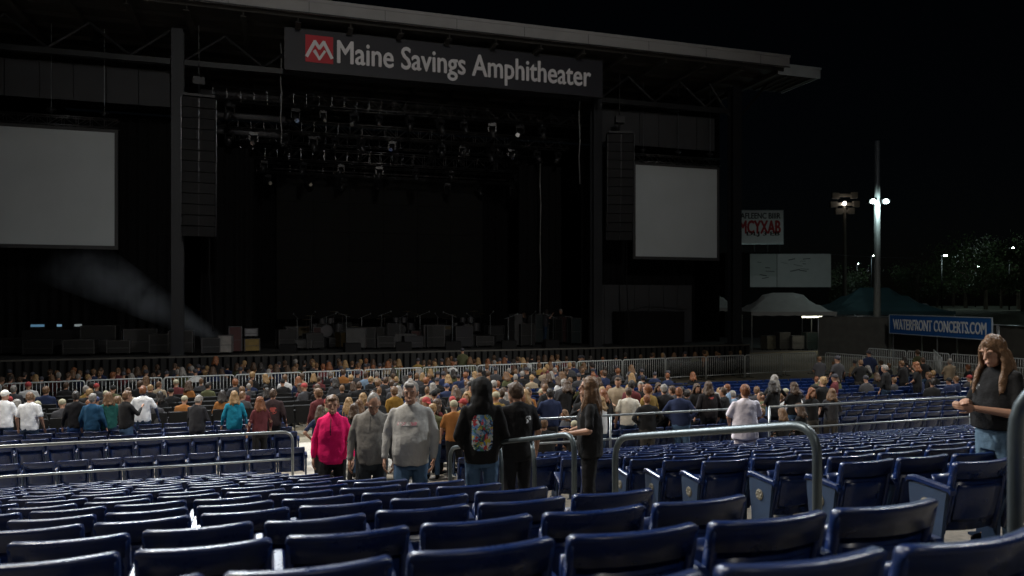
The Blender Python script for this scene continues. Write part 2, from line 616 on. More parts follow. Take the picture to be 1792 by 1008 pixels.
def stroke(mb_, pts, w, y):
    for i_, (a, b) in enumerate(zip(pts[:-1], pts[1:])):
        y = y - .003
        a, b = Vector((a[0], 0, a[1])), Vector((b[0], 0, b[1]))
        d = (b - a).normalized()
        a = a - d * w * .3; b = b + d * w * .3
        n = Vector((-d.z, 0, d.x)) * w / 2
        q = [a - n, b - n, b + n, a + n]
        mb_.add([(p.x, y, p.z) for p in q] + [(p.x, y + .02, p.z) for p in q], [(0, 1, 2, 3), (7, 6, 5, 4), (0, 4, 5, 1), (1, 5, 6, 2), (2, 6, 7, 3), (3, 7, 4, 0)])
    return mb_


mb = MB()
stroke(mb, [(lx0 + .06, .62), (lx0 + .38, 1.24), (lx0 + .56, .98), (lx0 + .74, 1.24), (lx0 + 1.06, .62)], .13, -.050)
stroke(mb, [(lx0 + .38, .86), (lx0 + .56, .52), (lx0 + .78, .86)], .10, -.066)
stroke(mb, [(lx0 + .46, .66), (lx0 + .34, .82)], .08, -.076)
link('logo_peaks', mb.mesh('logo_peaks', M_signw), sg)
tx = text_mesh('Maine Savings Amphitheater', 'lettering', M_signw, w=11.55, h=1.25, depth=.03, bold=.02)
link('lettering', tx, sg, (lx0 + 1.30, -.002, .15))


# ------------------------------------------------------------------ trusses, screens, speakers, rig
def box_truss(L, s=.42, bay=.55, r=.026):
    """box truss along x from 0 to L"""
    ch = [MB().tube([(0, y, z), (L, y, z)], r, 6) for y in (-s / 2, s / 2) for z in (-s / 2, s / 2)]
    web = MB()
    n = int(L / bay)
    for k in range(n):
        x0, x1 = L * k / n, L * (k + 1) / n
        for y in (-s / 2, s / 2):
            web.tube([(x0, y, -s / 2 if k % 2 else s / 2), (x1, y, s / 2 if k % 2 else -s / 2)], r * .55, 5)
        web.tube([(x0, -s / 2, -s / 2), (x1, s / 2, -s / 2)], r * .5, 5)
        for y in (-s / 2, s / 2):
            web.tube([(x0, y, -s / 2), (x0, y, s / 2)], r * .5, 5)
    return ch, web


def truss(name, loc, L, label, group, s=.42, m=None, parent=None):
    if parent is None:
        e = empty(name, loc); tag(e, label, 'truss', group)
    else:
        e = link(name, None, parent, loc)
    ch, web = box_truss(L, s)
    for c in ch:
        c.build('chord', m or M_truss, e, True)
    w = web.build('web_bars', m or M_truss, e)
    w['kind'] = 'stuff'
    return e


def screen(xa, xb, label):
    e = empty('projection_screen', ((xa + xb) / 2, 34.0, 6.0)); tag(e, label, 'screen', 'projection screens')
    w = xb - xa; h = 4.66
    link('fabric', MB().b2((-w / 2, 0, .02), (w / 2, .03, h)).mesh('fabric', M_screen), e)
    mb = MB(); t = .13
    for (a, b) in (((-w / 2 - t, -.03, -t), (w / 2 + t, .08, .018)), ((-w / 2 - t, -.03, h + .002), (w / 2 + t, .08, h + t)), ((-w / 2 - t, -.03, .02), (-w / 2 - .002, .08, h)), ((w / 2 + .002, -.03, .02), (w / 2 + t, .08, h))):
        mb.b2(a, b)
    link('frame', mb.mesh('frame', mat('screen_frame', (.03, .03, .032), .6)), e)
    ch, web = box_truss(w + .3, .36, .48)
    for c in ch:
        o = c.build('truss_chord', M_truss, e, True); o.location = (-w / 2 - .15, .05, h + .36)
    o = web.build('truss_web', M_truss, e); o.location = (-w / 2 - .15, .05, h + .36); o['kind'] = 'stuff'
    for k, fx in enumerate((-.40, 0.02, .42)):
        o = MB().tube([(fx * w, .05, h + .9), (fx * w, .05, 8.9)], .012 if fx else .007, 5).build('hanging_cable', M_galv, e)
        hm = MB().ell((fx * w, .05, h + .78), .1, .09, .12).tube([(fx * w - .17, .05, h + .80), (fx * w + .17, .05, h + .80)], .04, 6).tube([(fx * w, .05, h + .36), (fx * w, .05, h + .7)], .02, 5)
        hm.build('hoist', M_dsteel, e, True)
    return e


screen(-11.1, -6.33, 'large grey projection screen cut off by the left picture edge')
screen(17.35, 22.1, 'large grey projection screen on the right wing of the stage')

cab_front = MB()
cab_front.b2((-.29, -.30, -.20), (.29, -.26, .20))
ME_cs = MB().b2((-.012, -.295, -.2), (.012, -.262, .2)).mesh('centre_strip', M_spke)
cab_body = MB().b2((-.63, -.259, -.205), (.63, .4, .205))
cab_edge = MB().b2((-.0125, -.31, -.2), (.0125, .1, .2))
ME_cf, ME_cb, ME_ce = cab_front.mesh('grille', M_spk), cab_body.mesh('cabinet', M_black), cab_edge.mesh('rigging_plate', M_spke)


def line_array(x, y, ztop, n, toe, label):
    e = empty('line_array', (x, y, ztop), toe); tag(e, label, 'loudspeaker', 'hanging speaker columns')
    z, yy, ang = -.25, 0.0, 0.0
    for k in range(n):
        c = link('cabinet', ME_cb, e, (0, yy, z)); c.rotation_euler = (ang, 0, 0)
        link('grille', ME_cf, c, (-.31, 0, 0)); link('grille', ME_cf, c, (.31, 0, 0))
        link('rigging_plate', ME_ce, c, (-.655, 0, 0)); link('rigging_plate', ME_ce, c, (.655, 0, 0))
        link('centre_strip', ME_cs, c)
        ang2 = R(1.0 + max(0, k - n * .45) * 1.0)
        z -= .425 * math.cos(ang); yy += .425 * math.sin(ang)
        ang += ang2 * .6
    link('fly_bar', MB().b2((-.6, -.3, 0), (.6, .4, .1)).tube([(0, .1, .1), (0, .1, 1.0)], .05, 6).b2((-.22, -.1, .55), (.22, .3, .85)).mesh('fly_bar', M_dsteel), e)
    link('chain', MB().tube([(0, .1, 1.0), (0, .1, 15.0 - ztop)], .02, 5).mesh('chain', M_dsteel), e)
    link('tail_cable', MB().tube([(.4, .3, .2), (.42, .35, -3), (.40, .3, -7.2), (.55, .5, -9.5)], .025, 5).mesh('tail_cable', M_black), e)
    return e


line_array(-3.0, 32.6, 12.0, 13, R(6), 'tall left column of black hanging speakers beside the stage pillar')
line_array(16.0, 33.0, 11.9, 12, R(-14), 'tall right column of black hanging speakers beside the right screen')

# lighting rig
tr_y = [(34.6, 12.75, -2.6, 17.2, 'top front'), (36.4, 11.95, -2.8, 17.4, 'second'), (38.2, 11.0, -2.2, 16.2, 'lowest bright'), (40.2, 12.2, -2.0, 16.2, 'upper rear'), (41.2, 10.25 + .55, -1.0, 14.6, 'rear')]
for i, (y, z, xa, L, nm) in enumerate(tr_y):
    truss('lighting_truss', (xa, y, z), L, 'long %s lighting truss hanging over the dark stage' % nm, 'lighting trusses over the stage', .5 if i != 2 else .55,
          M_truss if i in (0, 2) else mat('truss_dark', (.06, .06, .062), .4, .6))
mh_base, mh_head, mh_lens = MB(), MB(), MB()
mh_base.b2((-.16, -.12, -.12), (.16, .12, 0)).b2((-.17, -.05, -.34), (-.13, .05, -.12)).b2((.13, -.05, -.34), (.17, .05, -.12)).tube([(0, 0, 0), (0, 0, .14)], .03, 6)
mh_head.tube([(0, 0, 0), (0, -.02, -.16), (0, -.06, -.34)], [.10, .12, .10], 10)
mh_lens.tube([(0, -.06, -.342), (0, -.064, -.352)], .085, 10)
ME_b = mh_base.mesh('yoke', mat('fixture_black', (.022, .022, .024), .38, .2))
ME_h = mh_head.mesh('head', mat('fixture_head', (.032, .032, .034), .35, .3), True)
ME_l = mh_lens.mesh('lens', mat('fixture_lens', (.35, .36, .38), .06, .9))
rr = random.Random(5)
nl = 0
for i, (y, z, xa, L, nm) in enumerate(tr_y):
    n = [13, 14, 17, 9, 8][i]
    for k in range(n):
        if rr.random() < .12: continue
        x = xa + .6 + (L - 1.2) * k / (n - 1) + rr.uniform(-.15, .15)
        up = (i == 2 and k % 2 == 0)
        e = empty('stage_light', (x, y - .05, z - .42 if not up else z + .42), rr.uniform(-.6, .6))
        tag(e, 'dark moving-head stage light, %s place from left on the %s lighting truss' % (ordn(k), nm), 'stage light', 'stage lights on the %s truss' % nm)
        s = rr.uniform(.9, 1.25)
        e.scale = (s, s, s if not up else -s)
        link('yoke', ME_b, e)
        hd = link('head', ME_h, e, (0, 0, -.25)); hd.rotation_euler = (rr.uniform(-.9, .9), rr.uniform(-.5, .5), 0)
        link('lens', ME_l, hd)
        nl += 1
# ventilation ducts / drape battens high on stage left
for k, (xa, xb, y, z) in enumerate(((-3.2, .2, 35.6, 13.0), (-3.3, .4, 36.0, 12.2), (-3.0, .6, 36.6, 11.6))):
    o = MB().tube([(xa, y, z), (xb, y, z - .05)], .16, 8).build('rolled_banner', mat('rolled_cloth', (.06, .06, .065), .6, var=.5, scale=1.5), None, True)
    tag(o, 'rolled grey cloth batten, %s of three above the left curtain' % ('top', 'middle', 'lowest')[k], 'cloth roll', 'rolled cloth battens')
# vertical cable runs
for k, (x, y, z0, z1, nm) in enumerate(((.2, 33.9, 10.6, 15.0, 'left of the sign'), (14.2, 33.8, 9.5, 15.0, 'at right end of the sign'), (13.1, 36.4, 2.0, 11.0, 'right of the video wall'))):
    m_ = MB()
    pts = [(x + .03 * math.sin(t * 2.1 + k), y, z0 + (z1 - z0) * t / 8) for t in range(9)]
    o = m_.tube(pts, .035, 6).build('cable_bundle', mat('cable_grey', (.14, .14, .14), .4), None, True)
    tag(o, 'hanging grey cable bundle %s' % nm, 'cable', 'hanging cable bundles')


# ------------------------------------------------------------------ stage equipment
M_caseedge = mat('case_edging', (.09, .09, .092), .3, .7)


def road_case(loc, d, rz, label, col, group='road cases on the stage'):
    e = empty('road_case', loc, rz); tag(e, label, 'road case', group)
    w, l, h = d
    link('body', MB().b2((-w / 2, -l / 2, .1), (w / 2, l / 2, h)).mesh('body', mat('case_%02d%02d%02d' % tuple(int(c * 99) for c in col), tuple(c * (.6 if max(col) > .24 and 'smoke' in label or 'mustard' in label else .18) for c in col), .6, var=.5, scale=5)), e)
    m_ = MB()
    for sx in (-1, 1):
        for sy in (-1, 1):
            m_.b2((sx * w / 2 - .02, sy * l / 2 - .02, .09), (sx * w / 2 + .02, sy * l / 2 + .02, h + .01))
    for z in (h, .5 * h):
        m_.b2((-w / 2 - .012, -l / 2 - .012, z - .012), (w / 2 + .012, l / 2 + .012, z + .012))
    link('edging', m_.mesh('edging', M_caseedge), e)
    for sx in (-1, 1):
        for sy in (-1, 1):
            link('caster', MB().tube([(sx * w * .4 - .025, sy * l * .4, .05), (sx * w * .4 + .025, sy * l * .4, .05)], .05, 8).mesh('caster', M_black), e)
    return e


rr = random.Random(11)
cols = [(.02, .02, .022), (.10, .10, .11), (.28, .17, .02), (.3, .3, .3), (.05, .05, .07), (.18, .02, .02), (.04, .035, .03)]
spots = [(395, 31.6, .8, (.55, .55, .55), (.34, .32, .30), 'pale grey road case at left front of the stage, where smoke starts'),
         (412, 32.2, 1.15, (.5, .5, .5), (.25, .05, .05), 'red and grey upright case behind the pale grey case'),
         (440, 32.5, .62, (.62, .5, .6), (.26, .17, .035), 'mustard yellow road case at left front of the stage'),
         (440, 32.5, 1.62, (.5, .4, .42), (.30, .30, .31), 'small white crate standing on the mustard case'),
         (370, 31.2, .7, (.7, .6, .6), (.05, .05, .06), 'black low case left of the pale grey case')]
for (px, Z, h, d, c, lb) in spots:
    p = at(px, Z, 1.5)
    if 'standing on' in lb: p.z = 1.5 + .62 + .015; hh = .42
    else: hh = h
    p.y = max(p.y, 33.55)
    road_case(p, (d[0], d[1], hh), rr.uniform(-.2, .2), lb, c)
kk = 0
for i in range(30):
    px = 500 + i * 12.5 + rr.uniform(-4, 4)
    p = at(px, 36 + rr.uniform(-1.8, 3.6), 1.5)
    if p.y > 41.3 or p.y < 34.2: continue
    w, h = rr.uniform(.5, 1.1), rr.uniform(.45, 1.15)
    road_case(p, (w, .6, h), rr.uniform(-.4, .4), '%s case among the gear below the video wall, %s from the left' % (('dark grey', 'black', 'scuffed')[i % 3], ordn(i)), cols[i % 7] if i % 4 else (.03, .03, .032), 'gear cases below the video wall')
for i in range(10):
    px = 905 + i * 11 + rr.uniform(-3, 3)
    p = at(px, 38 + rr.uniform(-1.5, 2), 1.5)
    if p.y < 34: continue
    road_case(p, (rr.uniform(.4, .9), .6, rr.uniform(.6, 1.7)), rr.uniform(-.3, .3), 'tall equipment case at the right side of the stage, %s from the left' % ordn(i), [(.2, .2, .21), (.03, .03, .03), (.12, .03, .03), (.3, .3, .3), (.02, .06, .07)][i % 5], 'equipment at right side of the stage')
for i in range(9):
    p = at(40 + i * 34, 30 + rr.uniform(0, 2), 1.5)
    p.y = max(p.y, 34.2)
    road_case(p, (rr.uniform(.6, 1.4), .7, rr.uniform(.5, 1.3)), rr.uniform(-.3, .3), 'black equipment case in the dark left wing, %s from the left' % ordn(i), (.022, .022, .026), 'cases in the left wing')


def mic_stand(p, label, h=1.5):
    e = empty('microphone_stand', p, rr.uniform(0, 6)); tag(e, label, 'microphone stand', 'microphone stands')
    m_ = MB()
    for k in range(3):
        a = k * 2 * PI / 3
        m_.tube([(0, 0, .12), (.3 * math.cos(a), .3 * math.sin(a), .01)], .01, 5)
    link('tripod', m_.mesh('tripod', M_dsteel), e)
    link('pole', MB().tube([(0, 0, .1), (0, 0, h)], .014, 6).mesh('pole', M_galv), e)
    link('boom', MB().tube([(-.2, 0, h - .06), (.45, 0, h + .16)], .009, 5).ell((.49, 0, h + .18), .035, .035, .045).mesh('boom', M_galv), e)


for i, px in enumerate((520, 545, 571, 606, 633, 668, 700, 735, 766, 792, 826, 858, 893, 930, 968)):
    p = at(px, 35.2 + (i % 3), 1.5); p.y = max(p.y, 33.9)
    mic_stand(p, 'slim microphone stand on the dark stage, %s from the left' % ORD[i], 1.45 + .1 * (i % 2))


def wedge(p, rz, label):
    e = empty('floor_monitor', p, rz); tag(e, label, 'loudspeaker', 'floor monitors at the stage edge')
    v = [(-.35, -.25, 0), (.35, -.25, 0), (.35, .25, 0), (-.35, .25, 0), (-.35, -.25, .38), (.35, -.25, .38), (.35, .1, .40), (-.35, .1, .40), (-.35, .25, .12), (.35, .25, .12)]
    f = [(0, 3, 2, 1), (0, 1, 5, 4), (4, 5, 6, 7), (7, 6, 9, 8), (8, 9, 2, 3), (0, 4, 7, 8, 3), (1, 2, 9, 6, 5)]
    link('enclosure', MB().add(v, f).mesh('enclosure', M_black), e)
    link('grille', MB().box((0, .185, .265), (.62, .012, .28), Matrix.Rotation(R(-30), 3, 'X')).mesh('grille', M_spk), e)


for i, x in enumerate((.5, 3.2, 5.5, 7.8, 10.5, 12.6)):
    wedge((x, 33.6, 1.5), rr.uniform(-.2, .2), 'black wedge monitor on the stage edge, %s from the left' % ORD[i])

# drum kits on risers
for (dx_, dy_, lb_) in ((6.2, 39.4, 'drum kit on a low black riser below the video wall'), (9.6, 38.6, 'percussion kit right of the centre drum kit'), (2.4, 38.8, 'percussion kit left of the centre drum kit')):
  e = empty('drum_kit', (dx_, dy_, 1.5)); tag(e, lb_, 'drum kit', 'drum kits')
  link('riser', MB().b2((-1.4, -1.2, 0), (1.4, 1.2, .45)).mesh('riser', M_black), e)
  M_shell = mat('drum_shell', (.09, .09, .095), .25, .4)
  M_cym = mat('cymbal_brass', (.40, .33, .18), .3, .9)
  for (x, y, z, r_, h, ax) in ((0, -.35, .75, .3, .42, 1), (-.55, -.1, .95, .17, .3, 0), (-.2, -.35, 1.25, .16, .26, 0), (.22, -.35, 1.25, .17, .28, 0), (.65, .1, .85, .22, .45, 0)):
      a = (x, y - h / 2, z) if ax else (x, y, z - h / 2)
      b = (x, y + h / 2, z) if ax else (x, y, z + h / 2)
      link('drum', MB().tube([a, b], r_, 16).mesh('drum', M_shell), e)
  for (x, y, z) in ((-.8, -.3, 1.5), (.8, -.3, 1.55), (-.95, .2, 1.3), (.35, -.6, 1.7)):
      s = link('cymbal_stand', MB().tube([(x, y, .46), (x, y, z)], .012, 5).mesh('cymbal_stand', M_truss), e)
      link('cymbal', MB().tube([(x, y, z), (x, y, z + .012), (x, y, z + .03)], [.24, .23, .03], 16).mesh('cymbal', M_cym), s)
for i in range(6):
    p = at(560 + i * 55, 40.0, 1.5); p.y = 40.6
    if abs(p.x - 6.2) < 1.8: continue
    e = empty('guitar_amplifier', p, rr.uniform(-.1, .1)); tag(e, 'black guitar amplifier stack under the video wall, %s from the left' % ORD[i], 'amplifier', 'amplifiers under the video wall')
    link('cabinet', MB().b2((-.38, -.18, .02), (.38, .18, .78)).mesh('cabinet', M_black), e)
    link('grille', MB().b2((-.34, -.19, .06), (.34, -.181, .74)).mesh('grille', M_spk), e)
    hd = link('head', MB().b2((-.36, -.15, .785), (.36, .15, 1.03)).mesh('head', M_black), e)
    link('control_strip', MB().b2((-.31, -.158, .82), (.31, -.151, .88)).mesh('control_strip', mat('strip_gold', (.3, .28, .22), .3, .8)), hd)
# lit equipment rack in the left wing (bluish status screens)
p = atp(105, 545, 31.5)
e = empty('equipment_rack', (p.x, max(p.y, 35), 1.5)); tag(e, 'low black control rack with bluish lit screens in the left wing', 'rack')
link('desk', MB().b2((-1.3, -.4, 0), (1.3, .4, 1.05)).mesh('desk', M_black), e)
for k, (x, w, c) in enumerate(((-.75, .5, (.10, .22, .34)), (.05, .18, (.2, .36, .5)), (.75, .28, (.25, .29, .3)))):
    link('screen', MB().b2((x - w / 2 - .03, -.30, 1.06), (x + w / 2 + .03, -.26, 1.34)).mesh('screen', M_black), e)
    link('display', MB().b2((x - w / 2, -.308, 1.18), (x + w / 2, -.302, 1.28)).mesh('display', emis('display%d' % k, c, .55)), e)


# ------------------------------------------------------------------ chairs
def sweep_x(prof, xs, yoff, zdrop, shrink):
    """closed profile [(y, z)] swept along x"""
    rings = []
    for x in xs:
        cy = sum(p[0] for p in prof) / len(prof); cz = sum(p[1] for p in prof) / len(prof)
        k = shrink(x)
        rings.append([(x, yoff(x) + cy + (p[0] - cy) * k, cz + (p[1] - cz) * k + zdrop(x)) for p in prof])
    return rings


CH_W = .255


def chair_meshes():
    xs = [-CH_W, -.25, -.235, -.17, -.085, 0, .085, .17, .235, .25, CH_W]
    curve = lambda x: -.050 * (1 - (x / CH_W) ** 2)
    lean = R(13)
    back = MB()

    def tilt(y, z):
        return (y - (z - .42) * math.tan(lean) + .09, z)
    # rolled top band
    top = [tilt(y, z) for (y, z) in ((-.020, .69), (-.023, .770), (-.030, .786), (-.033, .799), (-.029, .808), (-.012, .811), (.014, .809), (.024, .803), (.026, .790), (.020, .745), (.012, .69))]
    sh_ = lambda x: .55 if abs(x) > .2549 else (.86 if abs(x) > .249 else 1)
    dz = lambda x: -.012 if abs(x) > .2549 else (-.004 if abs(x) > .249 else 0)
    back.loft([r_ for r_ in sweep_x(top, xs, curve, dz, sh_)])
    # recessed panel
    pan = [tilt(y, z) for (y, z) in ((.004, .30), (.004, .69), (.014, .69), (.014, .30))]
    back.loft(sweep_x(pan, [-.23, -.12, 0, .12, .23], curve, lambda x: 0, lambda x: 1))
    # shallow lower swell on the panel
    sw = [tilt(y, z) for (y, z) in ((.002, .36), (-.012, .40), (-.016, .60), (-.006, .635), (.003, .64))]
    back.loft(sweep_x(sw, [-.19, -.1, 0, .1, .19], curve, lambda x: 0, lambda x: 1))
    # side ribs
    for sx in (-1, 1):
        r0, r1 = [], []
        rings = []
        for z in (.28, .45, .6, .72, .79):
            y, _ = tilt(0, z)
            x0 = sx * (CH_W - .004); x1 = sx * (CH_W - .034)
            yo = curve(x0)
            rings.append([(x0, y + yo - .028, z), (x0, y + yo + .018, z), (x1, y + yo + .016, z), (x1, y + yo - .026, z)])
        back.loft(rings)
    me_back = fix_normals(back.mesh('backrest', M_navy, True))
    # seat pan tipped up
    seat = MB()
    prof = [(-.02, 0), (.0, .02), (.29, .028), (.325, .012), (.33, -.008), (.29, -.012), (0, -.02)]
    rings = sweep_x(prof, [-.225, -.215, -.1, 0, .1, .215, .225], lambda x: 0, lambda x: .018 * (x / .22) ** 2, lambda x: .7 if abs(x) > .22 else 1)
    seat.loft(rings)
    me_seat = fix_normals(seat.mesh('seat', M_navy, True))
    # arm and standard
    arm = MB()
    arm.loft([[(-.026, y, z - .018), (.026, y, z - .018), (.026, y, z + .006), (.016, y, z + .016), (-.016, y, z + .016), (-.026, y, z + .006)] for (y, z) in ((-.02, .600), (0, .622), (.30, .640), (.345, .632), (.36, .612))])
    me_arm = fix_normals(arm.mesh('armrest', M_navy))
    st = MB()
    st.loft([[(-.016, y0, z), (.016, y0, z), (.016, y1, z), (-.016, y1, z)] for (z, y0, y1) in ((0, .02, .30), (.02, .02, .30), (.05, .10, .22), (.35, .09, .22), (.52, .03, .27), (.60, .0, .31))])
    me_st = fix_normals(st.mesh('standard', M_navy2))
    ep = MB()
    ep.loft([[(-.014, y0, z), (.014, y0, z), (.014, y1, z), (-.014, y1, z)] for (z, y0, y1) in ((0, .04, .36), (.025, .04, .36), (.05, .08, .30), (.30, .06, .31), (.54, .03, .34), (.60, .02, .34))])
    me_ep = fix_normals(ep.mesh('end_panel', M_navy2))
    em = MB().tube([(-.0145, .19, .47), (-.021, .19, .47), (-.024, .19, .47)], [.05, .048, .035], 14)
    for a in range(6):
        em.ell((-.024, .19 + .03 * math.cos(a * 1.05), .47 + .03 * math.sin(a * 1.05)), .005, .014, .011, None, 6, 4)
    me_em = fix_normals(em.mesh('emblem', M_emblem))
    return me_back, me_seat, me_arm, me_st, me_ep, me_em


ME_BACK, ME_SEAT, ME_ARM, ME_ST, ME_EP, ME_EM = chair_meshes()


def joined(name, items, mats=None):
    """join meshes with matrices into one mesh; items = [(mesh, matrix)]"""
    mats_, vs, fs, mi, sm = [], [], [], [], []
    for me, mx in items:
        o = len(vs)
        vs += [tuple(mx @ v.co) for v in me.vertices]
        for p in me.polygons:
            fs.append(tuple(i + o for i in p.vertices))
            m_ = me.materials[p.material_index]
            if m_ not in mats_: mats_.append(m_)
            mi.append(mats_.index(m_)); sm.append(p.use_smooth)
    out = bpy.data.meshes.new(name)
    out.from_pydata(vs, [], fs)
    for m_ in mats_: out.materials.append(m_)
    out.polygons.foreach_set('material_index', mi)
    out.polygons.foreach_set('use_smooth', sm)
    out.update()
    return out


def joined_slots(name, items):
    """items = [(mesh, matrix, [materials per slot])]"""
    mats_, vs, fs, mi = [], [], [], []
    for me, mx, ml in items:
        o = len(vs)
        vs += [tuple(mx @ v.co) for v in me.vertices]
        for m_ in ml:
            if m_ not in mats_: mats_.append(m_)
        ix = [mats_.index(m_) for m_ in ml]
        for p in me.polygons:
            fs.append(tuple(i + o for i in p.vertices)); mi.append(ix[p.material_index])
    out = bpy.data.meshes.new(name)
    out.from_pydata(vs, [], fs)
    for m_ in mats_: out.materials.append(m_)
    out.polygons.foreach_set('material_index', mi)
    out.polygons.foreach_set('use_smooth', [True] * len(fs))
    out.update()
    return out


SEATM = lambda a: Matrix.Translation((0, .11, .36)) @ Matrix.Rotation(R(a), 4, 'X')
T = Matrix.Translation
ME_CHAIRS = [joined('chair_whole', [(ME_BACK, Matrix.Rotation(R(t_), 4, 'X')), (ME_SEAT, SEATM(a_)), (ME_ARM, T((.28, 0, 0))), (ME_ST, T((.28, 0, 0)))]) for (a_, t_) in ((72, 0), (80, .8), (60, -.6), (76, .4), (30, 0))]
PITCH = .56
rc = random.Random(21)


def chair(x, n, y, z, label, group, detail, end=0, name='stadium_chair'):
    rz = R(rc.uniform(-1.3, 1.3))
    if detail:
        e = empty(name, (x, y, z), rz)
        link('backrest', ME_BACK, e)
        s = link('seat', ME_SEAT, e, (0, .11, .36)); s.rotation_euler = (R(rc.choice([rc.uniform(66, 80), rc.uniform(40, 80)])), 0, 0)
        link('armrest', ME_ARM, e, (.28, 0, 0)); link('standard', ME_ST, e, (.28, 0, 0))
        if end < 0:
            link('armrest', ME_ARM, e, (-.28, 0, 0))
            p = link('end_panel', ME_EP, e, (-.28, 0, 0)); link('emblem', ME_EM, p)
    else:
        e = link(name, rc.choice(ME_CHAIRS), None, (x, y, z), rz)
    e.rotation_euler.x = R(rc.uniform(-.8, .8))
    tag(e, label, 'chair', group)
    return e


def left_edge(n): return 2.62 - .205 * n
def right_edge(n): return 4.42 - .10 * n


nch = 0
for n in range(-1, NLAST + 1):
    y, z = rowY(n), rowZ(n)
    x = left_edge(n) - PITCH / 2 - ((n * 3) % 5) * .055
    k = 0
    while k < 30 and x > -9:
        if in_view(x, y, .35):
            chair(x, n, y, z, 'navy plastic chair left of the stairs, %s row from the back, %s seat from stairs' % (ordn(n + 1), ordn(k)), 'chairs in the left stand block', n <= 6)
            nch += 1
        x -= PITCH; k += 1
    x = right_edge(n) + PITCH / 2 + ((n * 2) % 5) * .05
    k = 0
    while x < 1.5 * y + 3:
        if in_view(x, y, .35):
            chair(x, n, y, z, 'navy plastic chair right of the stairs, %s row from the back, %s seat from stairs' % (ordn(n + 1), ordn(k)), 'chairs in the right stand block', n <= 7, -1 if k == 0 else 0)
            nch += 1
        x += PITCH; k += 1
print('stand chairs', nch)

# floor chairs
floor_pos = []
rows_left = [15.7, 17.6, 18.3, 19.0, 19.7]
for i, y in enumerate(rows_left):
    for k in range(40):
        x = .3 - .1 * i - PITCH * k
        if in_view(x, y, .3): floor_pos.append((x, y, 'L', i, k))
for i in range(11):
    y = 15.6 + .80 * i
    for k in range(60):
        x = 3.4 + .35 * i + PITCH * k
        if in_view(x, y, .3) and x < 25.5: floor_pos.append((x, y, 'R', i, k))
floor_pos.sort(key=lambda p: p[0] * SY + p[1] * CY)
rest = []
nf = 0
for (x, y, sd, i, k) in floor_pos:
    if nf < 290:
        chair(x, 0, y, .004, 'blue floor chair beyond the front rail, %s of the stairs, %s row, %s seat' % ('left' if sd == 'L' else 'right', ordn(i), ordn(k)), 'floor chairs beyond the front rail', False, name='floor_chair')
        nf += 1
    else:
        rest.append((x, y))
LOW = MB()
LOW.add([(-.25, -.06, .30), (.25, -.06, .30), (.25, -.1, .8), (-.25, -.1, .8), (-.25, -.03, .30), (.25, -.03, .30), (.25, -.07, .82), (-.25, -.07, .82)], [(0, 1, 2, 3), (5, 4, 7, 6), (3, 2, 6, 7), (0, 3, 7, 4), (1, 5, 6, 2)])
LOW.b2((-.23, .0, .36), (.23, .08, .74)).b2((.265, .0, .0), (.295, .25, .62)).b2((.25, 0, .62), (.31, .34, .65))
me_low = LOW.mesh('chair_low', M_navy)
if rest:
    o = link('distant_floor_chairs', joined('distant_floor_chairs', [(me_low, T((x, y, .004))) for (x, y) in rest]))
    tag(o, 'far rows of blue floor chairs toward the barrier on the right', 'chairs', kind='stuff')
pit = []
for i in range(3):
    for k in range(50):
        x = -9.5 + k * .66
        y = 27.9 + (x + 8.5) / 35 * 4.0 + 0.75 + i * 1.0
        if y < 32.2 and in_view(x, y, .5): pit.append((x, y))
midrows = []
for i in range(6):
    for k in range(50):
        x = -9.5 + k * .54
        y = 21.2 + i * 1.0 + (x + 8.5) / 35 * 3.4
        if y < 27.0 + (x + 8.5) / 35 * 4.0 - .6 and in_view(x, y, .5) and x < 14.5 - .4 * i: midrows.append((x, y))
o = link('folding_chairs', joined('folding_chairs', [(me_low, T((x, y - .1, .004))) for (x, y) in midrows]))
o.data.materials[0] = M_black
tag(o, 'black folding chair rows between floor chairs and the barrier', 'chairs', kind='stuff')
o = link('pit_chairs', joined('pit_chairs', [(me_low, T((x, y - .1, .004))) for (x, y) in pit]))
o.data.materials[0] = M_black
tag(o, 'dark folding chair rows between the barrier and the stage', 'chairs', kind='stuff')


# ------------------------------------------------------------------ handrails
def bend(pts, r=.16, n=6):
    """round the inner corners of a polyline"""
    pts = [Vector(p) for p in pts]
    out = [pts[0]]
    for i in range(1, len(pts) - 1):
        a, b, c = pts[i - 1], pts[i], pts[i + 1]
        u, v = (a - b), (c - b)
        d = min(r, u.length * .45, v.length * .45)
        p0, p1 = b + u.normalized() * d, b + v.normalized() * d
        for k in range(n + 1):
            t = k / n
            out.append(p0.lerp(b, t).lerp(b.lerp(p1, t), t))
    out.append(pts[-1])
    return out


def stair_rail(pa, pb, h, label, inner=2):
    """aisle handrail from near point pa to far point pb (x, y)"""
    a = Vector((*pa, floor_at(*pa))); b = Vector((*pb, floor_at(*pb)))
    e = empty('stair_handrail', a); tag(e, label, 'handrail', 'stair handrails')
    za, zb = Vector((0, 0, h)), b - a + Vector((0, 0, h))
    link('tube', MB().tube(bend([(0, 0, 0), za, zb, b - a], .20), .027, 12).mesh('tube', M_railp, True), e)
    for k in range(inner):
        t = (k + 1) / (inner + 1)
        q = (b - a) * t
        zf = floor_at(a.x + q.x, a.y + q.y) - a.z
        link('post', MB().tube(bend([(q.x, q.y, zf), (q.x, q.y, q.z + h - .24), (q.x - (b - a).x * .04, q.y + (b - a).y * .05, q.z + h - .03)], .14), .024, 10).mesh('post', M_railp, True), e)
    for q in (Vector((0, 0, 0)), b - a):
        link('base_plate', MB().tube([(q.x, q.y, q.z), (q.x, q.y, q.z + .015)], .07, 12).mesh('base_plate', M_railp), e)
    return e


